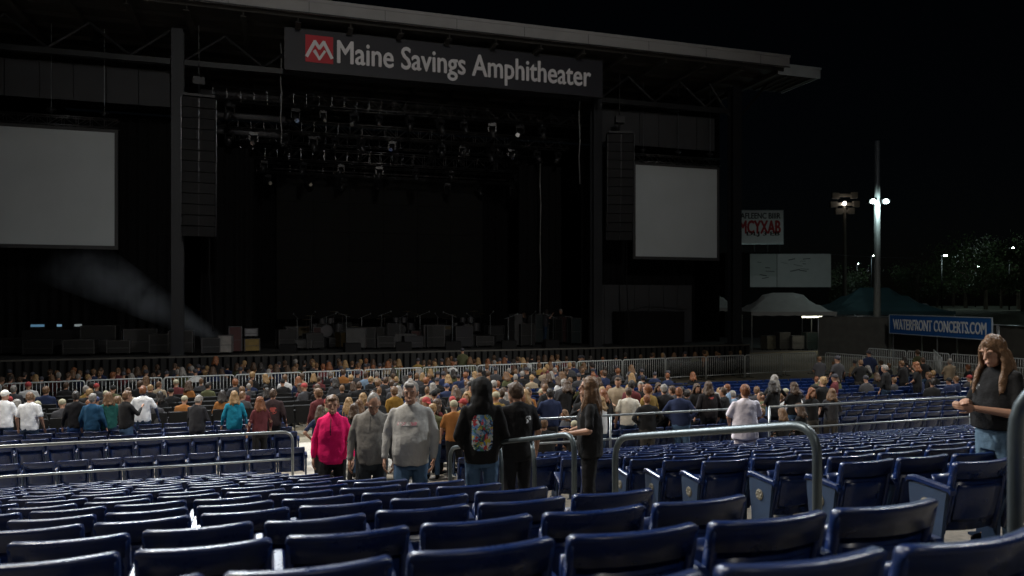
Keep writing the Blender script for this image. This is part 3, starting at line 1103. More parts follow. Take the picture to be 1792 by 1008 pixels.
stair_rail((2.98, 3.56), (2.73, 5.72), 1.06, 'thick steel stair handrail with curved end, nearest one between the chair blocks', 0)
stair_rail((2.79, 6.77), (2.30, 10.1), 1.06, 'steel stair handrail beside the person in black hoodie', 3)
stair_rail((2.70, 2.13), (2.98, .3), 1.16, 'steel handrail post cut off by the right picture edge')


def front_rail(xa, xb, y, label, end_left, end_right):
    e = empty('front_rail', (0, y, 0)); tag(e, label, 'railing', 'front railings of the stand')
    zt, zl = 1.43, .94
    pts = [(xa, 0, zt), (xb, 0, zt)]
    if end_right: pts.append((xb, 0, 0))
    if end_left: pts.insert(0, (xa, 0, 0))
    link('top_tube', MB().tube(bend(pts, .18), .025, 10).mesh('top_tube', M_galv, True), e)
    link('lower_tube', MB().tube([(xa, 0, zl), (xb, 0, zl)], .021, 10).mesh('lower_tube', M_galv, True), e)
    n = max(2, int((xb - xa) / 4.6))
    for k in range(n + 1):
        x = xa + (xb - xa) * k / n
        if (k == n and end_right) or (k == 0 and end_left): continue
        link('post', MB().tube([(x, 0, 0), (x, 0, zt)], .026, 8).mesh('post', M_galv, True), e)
    link('kerb', MB().b2((xa - .05, -.1, 0), (xb + .05, .1, .30)).mesh('kerb', M_conc), e)
    return e


front_rail(-9.0, .28, 13.95, 'long two-tube steel railing along the front of the left stand', False, True)
front_rail(3.5, 9.6, 13.95, 'two-tube steel railing in front of the right stand, behind white shirt man', True, False)
front_rail(10.4, 22.0, 13.95, 'two-tube steel railing in front of the right stand, reaching the right edge', False, False)

# ------------------------------------------------------------------ crowd barriers
bw = 2.28
M_barr = mat('barrier_steel', (0.52, 0.55, 0.56), 0.5, 0.45, var=0.3, scale=9)
fr = MB()
fr.tube(bend([(0, 0, .02), (0, 0, 1.1), (bw, 0, 1.1), (bw, 0, .02)], .1), .022, 8).tube([(0, 0, .2), (bw, 0, .2)], .018, 6)
ME_BF = fr.mesh('frame', M_barr, True)
br = MB()
for k in range(1, 20):
    br.tube([(bw * k / 20, 0, .2), (bw * k / 20, 0, 1.09)], .009, 5)
ME_BB = br.mesh('bars', M_barr, True)
ft = MB().tube([(0, -.3, .02), (0, .3, .02)], .018, 6).tube([(0, 0, .03), (0, 0, .2)], .016, 6)
ME_BT = ft.mesh('foot', M_dsteel)


def barrier_line(a, b, fmt, group):
    a, b = Vector(a), Vector(b)
    d = (b - a); n = round(d.length / (bw + .05))
    rz = math.atan2(d.y, d.x)
    for k in range(n):
        p = a + d * k / n
        if not in_view(p.x + .5 * d.normalized().x * bw, p.y + .5 * d.normalized().y * bw, 1.2): continue
        e = empty('crowd_barrier', (p.x, p.y, .004), rz)
        tag(e, fmt % ordn(k), 'barrier', group)
        link('frame', ME_BF, e); o = link('bars', ME_BB, e); o['kind'] = 'stuff'; link('foot', ME_BT, e, (.25, 0, 0)); link('foot', ME_BT, e, (bw - .25, 0, 0))


barrier_line((-10.7, 27.45, 0), (26.5, 31.7, 0), 'steel crowd barrier in the line before the stage, %s panel from left', 'barrier line before the stage')
barrier_line((26.8, 31.4, 0), (28.5, 20.5, 0), 'steel crowd barrier in the side line at right, %s panel from the stage', 'barrier line at right side')
barrier_line((31.5, 33.5, 0), (32.8, 24, 0), 'steel barrier in the outer right line under the blue banner, %s panel', 'outer barrier line at right')
barrier_line((34.0, 31.5, 0), (29.8, 27.2, 0), 'pale steel barrier turned across the right side, %s panel', 'turned barriers at right')

# ------------------------------------------------------------------ people
SKIN = mat('skin', (.36, .20, .135), .55, var=.12, scale=10, spec=.35)
SKIN2 = mat('skin_tan', (.34, .185, .12), .55, var=.12, scale=10, spec=.35)
HAIRC = {'brown': (.055, .030, .016), 'dark': (.015, .011, .009), 'blond': (.26, .16, .07), 'grey': (.20, .185, .17), 'ginger': (.16, .055, .018), 'lightbrown': (.12, .062, .028)}


def cloth(col, rough=.9):
    nm = 'cloth_%03d_%03d_%03d' % tuple(int(c * 999) for c in col)
    return mat(nm, col, rough, var=.18, scale=7, bump=.35, bscale=28, spec=.2)


def hairm(k):
    return mat('hair_' + k, HAIRC[k], .5, var=.45, scale=26, bump=.6, bscale=70, spec=.4)


def remesh(mb_, name, m, voxel, smooth=4, wr=0.0, wf=9.0, zs=1.0, seed=0.0):
    me = mb_.mesh('tmp', [])
    o = bpy.data.objects.new('tmp', me)
    r_ = o.modifiers.new('r', 'REMESH'); r_.mode = 'VOXEL'; r_.voxel_size = voxel
    if smooth:
        s_ = o.modifiers.new('s', 'SMOOTH'); s_.iterations = smooth; s_.factor = .5
    out_ = evaluated(o)
    if wr:
        nrm = [v.normal.copy() for v in out_.vertices]
        for v, n_ in zip(out_.vertices, nrm):
            c = v.co
            q = Vector((c.x * wf, c.y * wf, c.z * wf * zs + seed))
            v.co = c + n_ * wr * (pnoise(q) + .5 * pnoise(q * 2.1))
    out_.name = name
    out_.materials.clear(); out_.materials.append(m)
    out_.polygons.foreach_set('use_smooth', [True] * len(out_.polygons))
    out_.update()
    return out_


def figure(H=1.75, g=1.0, belly=0.0, pose='stand', arms=None, legs=None, sleeve='short', hem=.86, hair='short', head=(0, 0), vox=.015, female=False,
           shirt_m=None, pants_m=None, hair_m=None, skin_m=None, shoe_m=None, hood=False, feat=True, fingers=True, loose=1.0, seed=1.0, collar=True):
    """returns list of (part name, mesh); the first is the body. front = +Y, feet at 0"""
    s = H / 1.75
    V = lambda x, y, z: Vector((x, y, z))
    sit = pose == 'sit'
    dz = -.46 if sit else 0.0
    hipz = .92 + dz
    shw = (.165 if female else .185) * (1 + (g - 1) * .45)
    sh = {k: V(k * shw, -.01, 1.425 + dz) for k in (-1, 1)}
    A = {}
    dfl = {1: (V(.25 + (g - 1) * .12, -.03, 1.14 + dz), V(.27 + (g - 1) * .14, .06, .90 + dz)), -1: (V(-.25 - (g - 1) * .12, -.03, 1.14 + dz), V(-.27 - (g - 1) * .14, .06, .90 + dz))}
    if sit:
        dfl = {k: (V(k * .24, .03, 1.14 + dz), V(k * .14, .28, 1.02 + dz)) for k in (-1, 1)}
    for k in (-1, 1):
        A[k] = tuple(V(*p) for p in arms[k]) if arms and k in arms else dfl[k]
    Lg = {k: (V(k * .10, .02, .50), V(k * .105, -.02, .09)) for k in (-1, 1)}
    if sit: Lg = {k: (V(k * .12, .43, .50), V(k * .12, .42, .09)) for k in (-1, 1)}
    if legs:
        for k in legs: Lg[k] = tuple(V(*p) for p in legs[k])
    hp = {k: V(k * .09, 0, hipz) for k in (-1, 1)}
    hc = V(0, .018, 1.618 + dz)
    HR = Matrix.Rotation(head[1], 3, 'Z') @ Matrix.Rotation(head[0], 3, 'X')
    piv = V(0, -.01, 1.50 + dz)
    hd = lambda x, y, z: piv + HR @ (hc + V(x, y, z) - piv)

    def ring(z, rx, ry, y0=0.0, n=18):
        return [(rx * math.cos(2 * PI * k / n), y0 + ry * math.sin(2 * PI * k / n), z) for k in range(n)]
    S = lambda m_: None
    parts = []
    # ---- body
    b = MB()
    b.loft([ring(hipz - .08, .12, .09), ring(hipz + .02, .15 * g, .10 * g), ring(1.08 + dz, .135 * g, .09 * g), ring(1.30 + dz, .155, .095), ring(1.42 + dz, .13, .07), ring(1.47 + dz, .06, .055)])
    b.cap((0, -.012, 1.44 + dz), .056 * (.9 if female else 1), hd(0, -.02, -.07), .052 * (.9 if female else 1))
    b.ell(hd(0, 0, .018), .076, .096, .102, HR)
    b.ell(hd(0, .030, -.055), .058, .062, .066, HR)
    b.ell(hd(0, .072, -.092), .024, .020, .020, HR)
    if feat:
        b.cap(hd(0, .092, .018), .009, hd(0, .113, -.022), .0145)
        b.ell(hd(0, .098, -.062), .024, .010, .009, HR)
        for k in (-1, 1):
            b.ell(hd(k * .079, -.008, -.008), .011, .022, .034, HR)
            b.ell(hd(k * .034, .083, .032), .026, .014, .009, HR)
    for k in (-1, 1):
        e_, w_ = A[k]
        b.cap(sh[k] * .86 + V(0, 0, (1.40 + dz) * .14 - .03), .036, e_, .036); b.cap(e_, .040 * (1 + (g - 1) * .5), w_, .026)
        d = (w_ - e_).normalized()
        sd = d.cross(V(0, 1, 0) if abs(d.y) < .8 else V(0, 0, 1)).normalized()
        nd = d.cross(sd).normalized()
        pc = w_ + d * .05
        if fingers:
            M3 = Matrix((nd, sd * .0 + nd.cross(d), d)).transposed()
            b.ell(pc, .034, .018, .052, Matrix((nd, d.cross(nd), d)).transposed())
            lat = nd
            flex = d.cross(nd)
            if flex.dot(V(-k, .3, 0)) < 0: flex = -flex
            for i, (o_, L_) in enumerate(((-.026, .062), (-.009, .074), (.009, .070), (.025, .056))):
                q0 = w_ + d * .088 + lat * o_
                q1 = q0 + d * L_ * .5 + flex * .012
                q2 = q1 + d * L_ * .42 + flex * .030
                b.cap(q0, .0095, q1, .009, 6); b.cap(q1, .009, q2, .0075, 6)
            th = lat * (1 if (lat.y * 1.0 + .01) > 0 else -1)
            q0 = w_ + d * .03 + th * .028
            q1 = q0 + d * .035 + th * .022 + flex * .012
            b.cap(q0, .012, q1, .010, 6); b.cap(q1, .010, q1 + d * .034 + th * .004 + flex * .012, .008, 6)
        else:
            b.ell(pc + d * .03, .034, .026, .075, Matrix((nd, d.cross(nd), d)).transposed())
        kn, an = Lg[k]
        b.cap(hp[k], .075, kn, .048); b.cap(kn, .046, an, .032)
        b.cap(an, .032, an + V(0, .12, -.05), .024)
    parts.append(('person', remesh(b, 'body', skin_m or SKIN, vox * (.55 if fingers else 1), 2)))
    # ---- trousers
    t = MB()
    ry_b = .135 * g + belly * .5
    t.loft([ring(hipz - .12, .155 * g, .11 * g), ring(hipz - .04, .172 * g, .120 * g), ring(hipz + .06, .165 * g, .118 * g), ring(hipz + .12, .150 * g, .108 * g)])
    for k in (-1, 1):
        kn, an = Lg[k]
        t.cap(hp[k] + V(0, 0, -.03), .095 * g ** .8, kn, .070 * g ** .6); t.cap(kn, .068 * g ** .6, an + V(0, 0, .03), .058)
    parts.append(('trousers', remesh(t, 'trousers', pants_m, vox, 3, .008, 11, .8, seed)))
    # ---- shoes
    for k in (-1, 1):
        kn, an = Lg[k]
        f_ = MB().ell(an + V(0, .05, -.045), .045, .135, .042).cap(an + V(0, -.02, -.05), .04, an + V(0, -.01, .02), .042).b2(tuple(an + V(-.042, -.065, -.09)), tuple(an + V(.042, .165, -.070)))
        parts.append(('shoe', remesh(f_, 'shoe', shoe_m or M_black, max(vox, .012), 2)))
    # ---- top
    p = MB()
    hz = hem + dz
    wx = .172 * g * loose; wy = .122 * g * loose
    p.loft([ring(hz, wx * (.97 if sleeve == 'long' else 1.05), wy * 1.0 + belly * .4, belly * .3), ring(hz + .04, wx * (.98 if sleeve == 'long' else 1.05), wy * 1.02 + belly * .5, belly * .4), ring(hz + .12, wx * 1.04, wy * 1.05 + belly * .8, belly * .6), ring(1.10 + dz, wx * 1.0, wy + belly, belly * .8), ring(1.28 + dz, shw + .005, .128 * g ** .7 * loose, .008 + belly * .25),
            ring(1.395 + dz, shw + .012, .108 * g ** .5, -.005), ring(1.448 + dz, shw * .86, .092, -.012), ring(1.478 + dz, shw * .52, .076, -.012), ring(1.496 + dz, .072, .066, -.012)])
    for k in (-1, 1):
        e_, w_ = A[k]
        ra = (.052 if female else .058) * (1 + (g - 1) * .45)
        shk = V(sh[k].x * .94, sh[k].y, sh[k].z - .022)
        if sleeve == 'short':
            q = sh[k].lerp(e_, .78)
            p.cap(shk, ra * .95, q, ra * 1.04)
        else:
            p.cap(shk, ra * .95, e_, ra * .86); p.cap(e_, ra * .86, e_.lerp(w_, .93), ra * .62)
    if collar:
        p.tube([(.066 * math.cos(a_ * PI / 6), -.010 + .064 * math.sin(a_ * PI / 6), 1.497 + dz + .012 * -math.sin(a_ * PI / 6)) for a_ in range(13)], .012, 6)
    if hood:
        p.ell(hd(0, -.022, .012), .128, .140, .142, HR)
        p.ell(hd(0, -.03, -.10), .132, .125, .11, HR)
        p.cap((0, -.05, 1.47 + dz), .10, hd(0, -.04, -.09), .10)
        for k in (-1, 1):
            p.cap((k * .10, -.03, 1.43 + dz), .055, (0, -.09, 1.41 + dz), .05)
    parts.append(('top', remesh(p, 'top', shirt_m, vox, 9, .013 * (1 if vox < .02 else .5), 8.0, .75, seed + 3)))
    # ---- hair
    h = MB()
    if hair in ('short', 'long', 'medium', 'buzz', 'ponytail'):
        th_ = {'buzz': .004, 'short': .010}.get(hair, .016)
        h.ell(hd(0, -.018, .030), .077 + th_, .092 + th_ * .8, .096 + th_, HR)
        h.ell(hd(0, -.040, -.012), .070 + th_, .066 + th_, .075, HR)
        if hair != 'buzz':
            for k in (-1, 1):
                h.ell(hd(k * .070, .012, .030), .014, .03, .032, HR)
            if hair == 'short': h.ell(hd(0, .055, .092), .055, .035, .024, HR)
            else:
                for k in (-1, 1): h.cap(hd(k * .012, .070, .098), .020, hd(k * .072, .045, .02), .018, 7)
        if hair in ('medium', 'long'):
            Lh = .20 if hair == 'medium' else .34
            nst = 9 if vox > .012 else 17
            for i in range(nst):
                a_ = PI * .93 + PI * 1.14 * i / (nst - 1)
                x_, y_ = .082 * math.cos(a_), -.01 + .088 * math.sin(a_)
                q0 = hd(x_, y_, -.01)
                q1 = hd(x_ * 1.25, y_ * 1.1 - .012, -.13)
                q2 = V(q1.x * 1.12 + .02 * math.sin(i * 2.2), q1.y - .03, q1.z - Lh + .13 + .04 * math.sin(i * 1.7))
                rr_ = 1.0 if nst == 9 else .68
                qm = q1.lerp(q2, .5) + V(.018 * math.sin(i * 3.1), .014 * math.cos(i * 2.3), 0)
                h.cap(q0, .028 * rr_, q1, .034 * rr_, 7); h.cap(q1, .034 * rr_, qm, .030 * rr_, 7); h.cap(qm, .030 * rr_, q2, .010, 7)
        if hair == 'long' and vox < .012:
            for k in (-1, 1):
                for j in range(3):
                    q0 = hd(k * .080, .035 - .02 * j, .015); q1 = hd(k * (.098 + .006 * j), .045 - .02 * j, -.09)
                    q2 = V(q1.x + k * .012, q1.y + .03, 1.37 + dz); q3 = V(q2.x + k * .02 * math.sin(j * 2.0), q2.y + .035, 1.25 + dz + .03 * j)
                    h.cap(q0, .018, q1, .024, 7); h.cap(q1, .024, q2, .023, 7); h.cap(q2, .023, q3, .009, 7)
        if hair == 'ponytail':
            h.cap(hd(0, -.10, -.02), .03, hd(0, -.13, -.12), .036, 8); h.cap(hd(0, -.13, -.12), .036, hd(0, -.13, -.30), .014, 8)
        parts.append(('hair', remesh(h, 'hair', hair_m, min(vox, .013), 2, .011, 26, .35, seed)))
    elif hair == 'cap':
        h.ell(hd(0, -.012, .042), .086, .104, .088, HR)
        h.ell(hd(0, .10, .036), .066, .075, .010, HR)
        parts.append(('cap', remesh(h, 'cap', hair_m, .012, 2)))
    if feat and fingers:
        for k in (-1, 1):
            parts.append(('eye', MB().ell(hd(k * .034, .0845, .014), .0095, .008, .0042, HR).mesh('eye', mat('eye_dark', (.02, .015, .012), .2), True)))
            parts.append(('eyebrow', MB().ell(hd(k * .034, .0915, .036), .016, .006, .0028, HR).mesh('eyebrow', hair_m or M_black, True)))
        parts.append(('mouth', MB().ell(hd(0, .1015, -.064), .021, .008, .0045, HR).mesh('mouth', mat('lips', (.25, .09, .075), .5), True)))
    for nm, me in parts:
        for v in me.vertices: v.co *= s
        me.update()
    return parts


def decal(me, cx, cz, w, h, side, m, name, nx=34, nz=46, rnd=.0, off=.0035):
    """a print laid on the garment: points shot onto it along y from the front (+1) or back (-1)"""
    bv = BVHTree.FromPolygons([v.co.copy() for v in me.vertices], [tuple(p.vertices) for p in me.polygons])
    vs, idx, fs = [], {}, []
    for i in range(nx + 1):
        for j in range(nz + 1):
            u, v = i / nx * 2 - 1, j / nz * 2 - 1
            if rnd and abs(u) ** 3.2 + abs(v) ** 4.5 > 1.0: continue
            x, z = cx + u * w / 2, cz + v * h / 2
            hit = bv.ray_cast(Vector((x, side * 1.0, z)), Vector((0, -side, 0)))
            if hit[0] is None: continue
            idx[(i, j)] = len(vs)
            vs.append(tuple(hit[0] + Vector((0, side * off, 0))))
    for i in range(nx):
        for j in range(nz):
            q = [(i, j), (i + 1, j), (i + 1, j + 1), (i, j + 1)]
            if all(a in idx for a in q): fs.append(tuple(idx[a] for a in q))
    out_ = bpy.data.meshes.new(name); out_.from_pydata(vs, [], fs); out_.materials.append(m); out_.update()
    return out_


def face_to(p, tgt):
    d = Vector(tgt) - Vector(p)
    return math.atan2(-d.x, d.y)


def put_person(parts, loc, rz, label, prints=(), group=None, tops='shirt'):
    root = link('person', parts[0][1], None, loc, rz)
    tag(root, label, 'person', group)
    for nm, me in parts[1:]:
        o = link(tops if nm == 'top' else nm, me, root)
        if nm == 'top':
            for (cx, cz, w, h, sd, m_, pn, rn) in prints:
                link(pn, decal(me, cx, cz, w, h, sd, m_, pn, rnd=rn), o)
    return root


def print_mat(name, base, scale=22.0, cut=.5, rand=None):
    """flat print made of irregular flecks (no writing)"""
    m = bpy.data.materials.new(name); m.use_nodes = True
    nt_ = m.node_tree; b_ = nt_.nodes['Principled BSDF']; b_.inputs['Roughness'].default_value = .8
    tc_ = nt_.nodes.new('ShaderNodeTexCoord'); vo = nt_.nodes.new('ShaderNodeTexVoronoi')
    vo.inputs['Scale'].default_value = scale
    wv = nt_.nodes.new('ShaderNodeTexNoise'); wv.inputs['Scale'].default_value = scale * .4; wv.inputs['Distortion'].default_value = 1.5
    mp = nt_.nodes.new('ShaderNodeMix'); mp.data_type = 'VECTOR'; mp.inputs[0].default_value = .12
    nt_.links.new(tc_.outputs['Object'], wv.inputs['Vector'])
    nt_.links.new(tc_.outputs['Object'], mp.inputs[4]); nt_.links.new(wv.outputs['Color'], mp.inputs[5])
    nt_.links.new(mp.outputs[1], vo.inputs['Vector'])
    hs = nt_.nodes.new('ShaderNodeSeparateColor'); nt_.links.new(vo.outputs['Color'], hs.inputs[0])
    rp = nt_.nodes.new('ShaderNodeValToRGB'); rp.color_ramp.interpolation = 'CONSTANT'
    cs = rand or [(0, (.01, .01, .01)), (cut, base)]
    while len(rp.color_ramp.elements) < len(cs): rp.color_ramp.elements.new(.5)
    for el, (p_, c_) in zip(rp.color_ramp.elements, cs):
        el.position = p_; el.color = (*c_, 1)
    nt_.links.new(hs.outputs[0], rp.inputs[0]); nt_.links.new(rp.outputs[0], b_.inputs['Base Color'])
    return m


PR_multi = print_mat('print_multicolour', None, 30, rand=[(0, (.02, .03, .06)), (.16, (.08, .18, .36)), (.32, (.42, .36, .04)), (.44, (.42, .45, .45)), (.58, (.40, .03, .04)), (.70, (.05, .16, .10)), (.82, (.20, .30, .38)), (.93, (.55, .5, .45))])
PR_white = print_mat('print_white', (.6, .6, .6), 26, .45)
PR_faint = print_mat('print_faint', (.12, .12, .12), 24, .55)
PR_red = print_mat('print_redfleck', (.34, .06, .05), 20, .4)
PR_txt = mat('print_letters', (.62, .40, .42), .8)

jean, dkjean, blackp = (.045, .085, .15), (.018, .034, .062), (.010, .010, .012)


def hero(px, Z, heady, label, face, **k):
    p = at(px, Z); p.z = floor_at(p.x, p.y)
    H = CAMZ - (heady - 525) * Z / F - p.z
    H /= k.pop('hs', 1.0)
    prints = k.pop('prints', ()); tops = k.pop('tops', 'shirt')
    print('hero', label[:30], 'H=%.2f' % H, 'xy=%.2f %.2f' % (p.x, p.y))
    parts = figure(H=H, **k)
    rz = face_to(p, (0, 0, 0)) + face[1] if face[0] == 'cam' else face[1]
    sc = H / 1.75
    prints = [(a * sc, b_ * sc, c * sc, d * sc, e_, f_, g_, h_) for (a, b_, c, d, e_, f_, g_, h_) in prints]
    return put_person(parts, p, rz, label, prints, None, tops)


walkA = {1: ((.10, .14, .52), (.10, .06, .12)), -1: ((-.10, .02, .50), (-.10, -.16, .11))}
walkB = {-1: ((-.10, .14, .52), (-.10, .06, .12)), 1: ((.10, .02, .50), (.10, -.16, .11))}
pw = hero(582, 9.75, 690, 'woman in bright pink zip-neck top walking up the stairs', ('cam', R(-6)), g=1.02, female=True, sleeve='long', hem=.84, hair='short', legs=walkA, vox=.012,
          shirt_m=cloth((.78, .012, .135)), pants_m=cloth(blackp), hair_m=hairm('lightbrown'), skin_m=SKIN, head=(-.12, .1), loose=1.06, tops='fleece_top', seed=2.0,
          arms={1: ((.235, -.02, 1.15), (.245, .04, .92)), -1: ((-.245, .0, 1.14), (-.27, .10, .91))},
          prints=((0.012, 1.34, .012, .22, 1, mat('zip_dark', (.05, .01, .02), .5), 'zip', 0),))
hero(652, 9.35, 681, 'bearded man in taupe long-sleeved top looking down, left of the grey sweatshirt', ('cam', R(-8)), g=1.06, sleeve='long', hem=.87, hair='buzz', legs=walkB, vox=.012,
     shirt_m=cloth((.19, .18, .165)), pants_m=cloth((.03, .035, .04)), hair_m=hairm('grey'), skin_m=SKIN2, head=(-.55, .25), belly=.02, tops='pullover', seed=5.0,
     arms={1: ((.252, -.02, 1.15), (.26, .06, .92)), -1: ((-.252, -.02, 1.15), (-.26, .08, .92))},
     prints=((0.012, 1.36, .010, .16, 1, mat('zip_grey', (.06, .06, .06), .5), 'zip', 0),))
gm = hero(719, 8.65, 665, 'heavy man in light grey sweatshirt and blue jeans facing the camera', ('cam', R(-4)), g=1.10, belly=.04, sleeve='long', hem=.85, hair='short', legs=walkA, vox=.011,
          shirt_m=cloth((.37, .365, .35)), pants_m=cloth(jean), hair_m=hairm('grey'), skin_m=SKIN, head=(-.08, -.06), loose=1.04, tops='sweatshirt', seed=9.0,
          arms={1: ((.262, -.03, 1.15), (.275, .05, .92)), -1: ((-.265, .0, 1.14), (-.25, .17, .93))},
          prints=((0.03, 1.30, .21, .035, 1, print_mat('print_chest', (.60, .42, .44), 40, .45, rand=[(0, (.37, .365, .35)), (.5, (.7, .66, .66)), (.75, (.5, .2, .24))]), 'chest_print', 0),))
hero(843, 8.75, 662, 'person in black hoodie, hood up, with colourful back print', ('abs', R(-12)), g=1.04, sleeve='long', hem=.84, hair='none', hood=True, vox=.012, feat=False,
     shirt_m=cloth((.0085, .0085, .009)), pants_m=cloth(jean), skin_m=SKIN, loose=1.08, tops='hoodie', seed=12.0, head=(-.1, 0),
     arms={1: ((.262, -.04, 1.14), (.19, .12, .97)), -1: ((-.262, -.04, 1.14), (-.19, .12, .97))},
     prints=((.0, 1.18, .24, .40, -1, PR_multi, 'back_print', 1),))
hero(905, 9.3, 668, 'person in black shirt with small white back print behind the short handrail', ('abs', R(8)), g=1.2, sleeve='short', hem=.84, hair='short', vox=.013, feat=False,
     shirt_m=cloth((.010, .010, .011)), pants_m=cloth(blackp), hair_m=hairm('brown'), seed=14.0, head=(-.1, .5),
     prints=((.09, 1.30, .10, .09, -1, PR_white, 'back_print', 1),))
hero(1033, 8.3, 659, 'long-haired person in black T-shirt in profile beside the curved handrail', ('abs', R(62)), g=1.10, sleeve='short', hem=.82, hair='long', vox=.011, female=True, loose=1.08,
     shirt_m=cloth((.012, .012, .013)), pants_m=cloth((.014, .014, .016)), hair_m=hairm('lightbrown'), seed=17.0, head=(.03, .12),
     arms={1: ((.24, .02, 1.15), (.16, .24, 1.08)), -1: ((-.25, .0, 1.15), (-.16, .24, 1.10))},
     prints=((-.02, 1.30, .10, .12, -1, PR_faint, 'back_print', 1),))
hero(1746, 6.25, 583, 'long-haired woman in black T-shirt and jeans with folded hands, at right edge', ('abs', R(86)), g=1.06, sleeve='short', hem=.97, hair='long', vox=.010, female=True, loose=1.05, belly=.03,
     shirt_m=cloth((.010, .010, .011)), pants_m=cloth((.075, .125, .18)), hair_m=hairm('lightbrown'), seed=22.0, head=(-.34, .16),
     arms={1: ((.235, .02, 1.12), (.06, .25, 1.19)), -1: ((-.235, .02, 1.11), (-.06, .28, 1.15))},
     prints=((.08, 1.31, .07, .04, 1, PR_white, 'chest_print', 0),))


def mid(px, heady, label, rz, H=1.72, **k):
    Z = (CAMZ - .004 - H) * F / (heady - 525)
    p = at(px, Z, .004)
    prints = k.pop('prints', ()); tops = k.pop('tops', 'shirt')
    k.setdefault('vox', .018); k.setdefault('fingers', False)
    return put_person(figure(H=H, **k), p, rz, label, prints, 'people standing on the floor', tops)


bend_arm = {1: ((.25, .05, 1.15), (.12, .26, 1.10)), -1: ((-.25, .05, 1.15), (-.12, .26, 1.10))}
wht = cloth((.70, .71, .73)); wht2 = cloth((.56, .53, .46)); blk = cloth((.014, .014, .016))
mid(8, 682, 'person in white cap and white top at left picture edge', R(-20), sleeve='short', hair='cap', shirt_m=wht, pants_m=cloth(dkjean), hair_m=cloth((.75, .74, .7)), g=1.1, seed=31, arms=bend_arm)
mid(52, 685, 'person in white T-shirt with brown hair, second from the left edge', R(-10), sleeve='short', hair='short', shirt_m=wht, pants_m=cloth(dkjean), hair_m=hairm('lightbrown'), g=1.08, seed=32, head=(-.4, .3))
mid(250, 675, 'person in white top with dark sleeves before the barrier, back to camera', R(-5), sleeve='short', hair='short', shirt_m=wht, pants_m=cloth(dkjean), hair_m=hairm('ginger'), skin_m=cloth((.03, .04, .08)), g=1.05, seed=33, arms={1: ((.30, 0, 1.17), (.34, .06, .96)), -1: ((-.30, 0, 1.17), (-.34, .06, .96))})
mid(410, 684, 'blond woman in teal blue jacket, back to camera', R(8), H=1.66, sleeve='long', hair='medium', female=True, shirt_m=cloth((.012, .20, .30)), pants_m=cloth(dkjean), hair_m=hairm('blond'), g=1.1, seed=34, hem=.80, tops='jacket')
mid(478, 680, 'person in dark shirt with red back print left of the pink top', R(-15), sleeve='long', hair='short', shirt_m=cloth((.035, .022, .024)), pants_m=blk, hair_m=hairm('brown'), g=1.15, seed=35, prints=((.03, 1.22, .16, .16, -1, PR_red, 'back_print', 1),))
mid(455, 694, 'person with reddish hair and maroon top beside the red print shirt', R(20), H=1.64, sleeve='long', hair='medium', female=True, shirt_m=cloth((.10, .025, .03)), pants_m=blk, hair_m=hairm('ginger'), seed=36)
mid(345, 690, 'stooping person in charcoal jacket with grey hair', R(-30), H=1.66, sleeve='long', hair='short', shirt_m=cloth((.03, .03, .034)), pants_m=blk, hair_m=hairm('grey'), g=1.15, seed=37, head=(-.5, 0), arms=bend_arm)
mid(133, 684, 'person in black top and blue trousers near the barrier', R(10), H=1.70, sleeve='long', hair='short', shirt_m=blk, pants_m=cloth((.02, .05, .14)), hair_m=hairm('dark'), seed=38)
mid(162, 688, 'person in blue-green jacket, left one of the pair', R(-15), H=1.66, sleeve='long', hair='short', shirt_m=cloth((.015, .06, .12)), pants_m=cloth(dkjean), hair_m=hairm('grey'), g=1.15, seed=39, tops='jacket')
mid(190, 686, 'person in dark teal jacket, right one of the pair', R(25), H=1.66, sleeve='long', hair='medium', female=True, shirt_m=cloth((.015, .085, .075)), pants_m=cloth(dkjean), hair_m=hairm('lightbrown'), g=1.1, seed=40, tops='jacket')
mid(1100, 677, 'person in cream T-shirt facing the stage among the crowd', R(-18), H=1.76, sleeve='short', hair='buzz', shirt_m=wht2, pants_m=cloth(dkjean), hair_m=hairm('brown'), skin_m=SKIN2, g=1.15, seed=41, prints=((.0, 1.20, .17, .2, -1, print_mat('print_pale', (.40, .36, .28), 14, .5, rand=[(0, (.5, .47, .40)), (.5, (.36, .32, .25))]), 'back_print', 1),))
mid(1162, 672, 'person in black jacket with grey hair right of the cream T-shirt', R(-10), H=1.76, sleeve='long', hair='short', shirt_m=blk, pants_m=blk, hair_m=hairm('grey'), g=1.2, seed=42, tops='jacket', prints=((.08, 1.28, .12, .1, -1, PR_faint, 'back_print', 1),))
mid(1192, 676, 'person in black shirt between two black jackets', R(5), H=1.72, sleeve='long', hair='short', shirt_m=cloth((.018, .016, .016)), pants_m=blk, hair_m=hairm('dark'), g=1.1, seed=43)
mid(1240, 667, 'broad person in black jacket with red collar left of white T-shirt man', R(-6), H=1.80, sleeve='long', hair='medium', shirt_m=cloth((.016, .014, .016)), pants_m=blk, hair_m=hairm('brown'), g=1.28, seed=44, tops='jacket', prints=((0, 1.40, .2, .05, -1, PR_red, 'collar_print', 0),))
wm = hero(1304, 13.1, 672, 'man in plain white T-shirt at the front of the right stand', ('abs', R(-14)), g=1.2, sleeve='short', hair='short', vox=.014, fingers=False, feat=False, shirt_m=cloth((.66, .62, .68)), pants_m=cloth((.5, .45, .47)), hair_m=hairm('ginger'), seed=45, hem=.80, loose=1.08,
          arms={1: ((.27, .05, 1.17), (.20, .22, 1.02)), -1: ((-.27, .05, 1.17), (-.20, .22, 1.02))})
mid(620, 706, 'person in black top behind the pink and taupe pair', R(-40), H=1.66, sleeve='long', hair='medium', shirt_m=blk, pants_m=blk, hair_m=hairm('brown'), seed=46)
mid(690, 676, 'person with light brown hair just left of the grey sweatshirt man', R(20), H=1.72, sleeve='long', hair='short', shirt_m=cloth((.20, .11, .02)), pants_m=blk, hair_m=hairm('lightbrown'), seed=47)
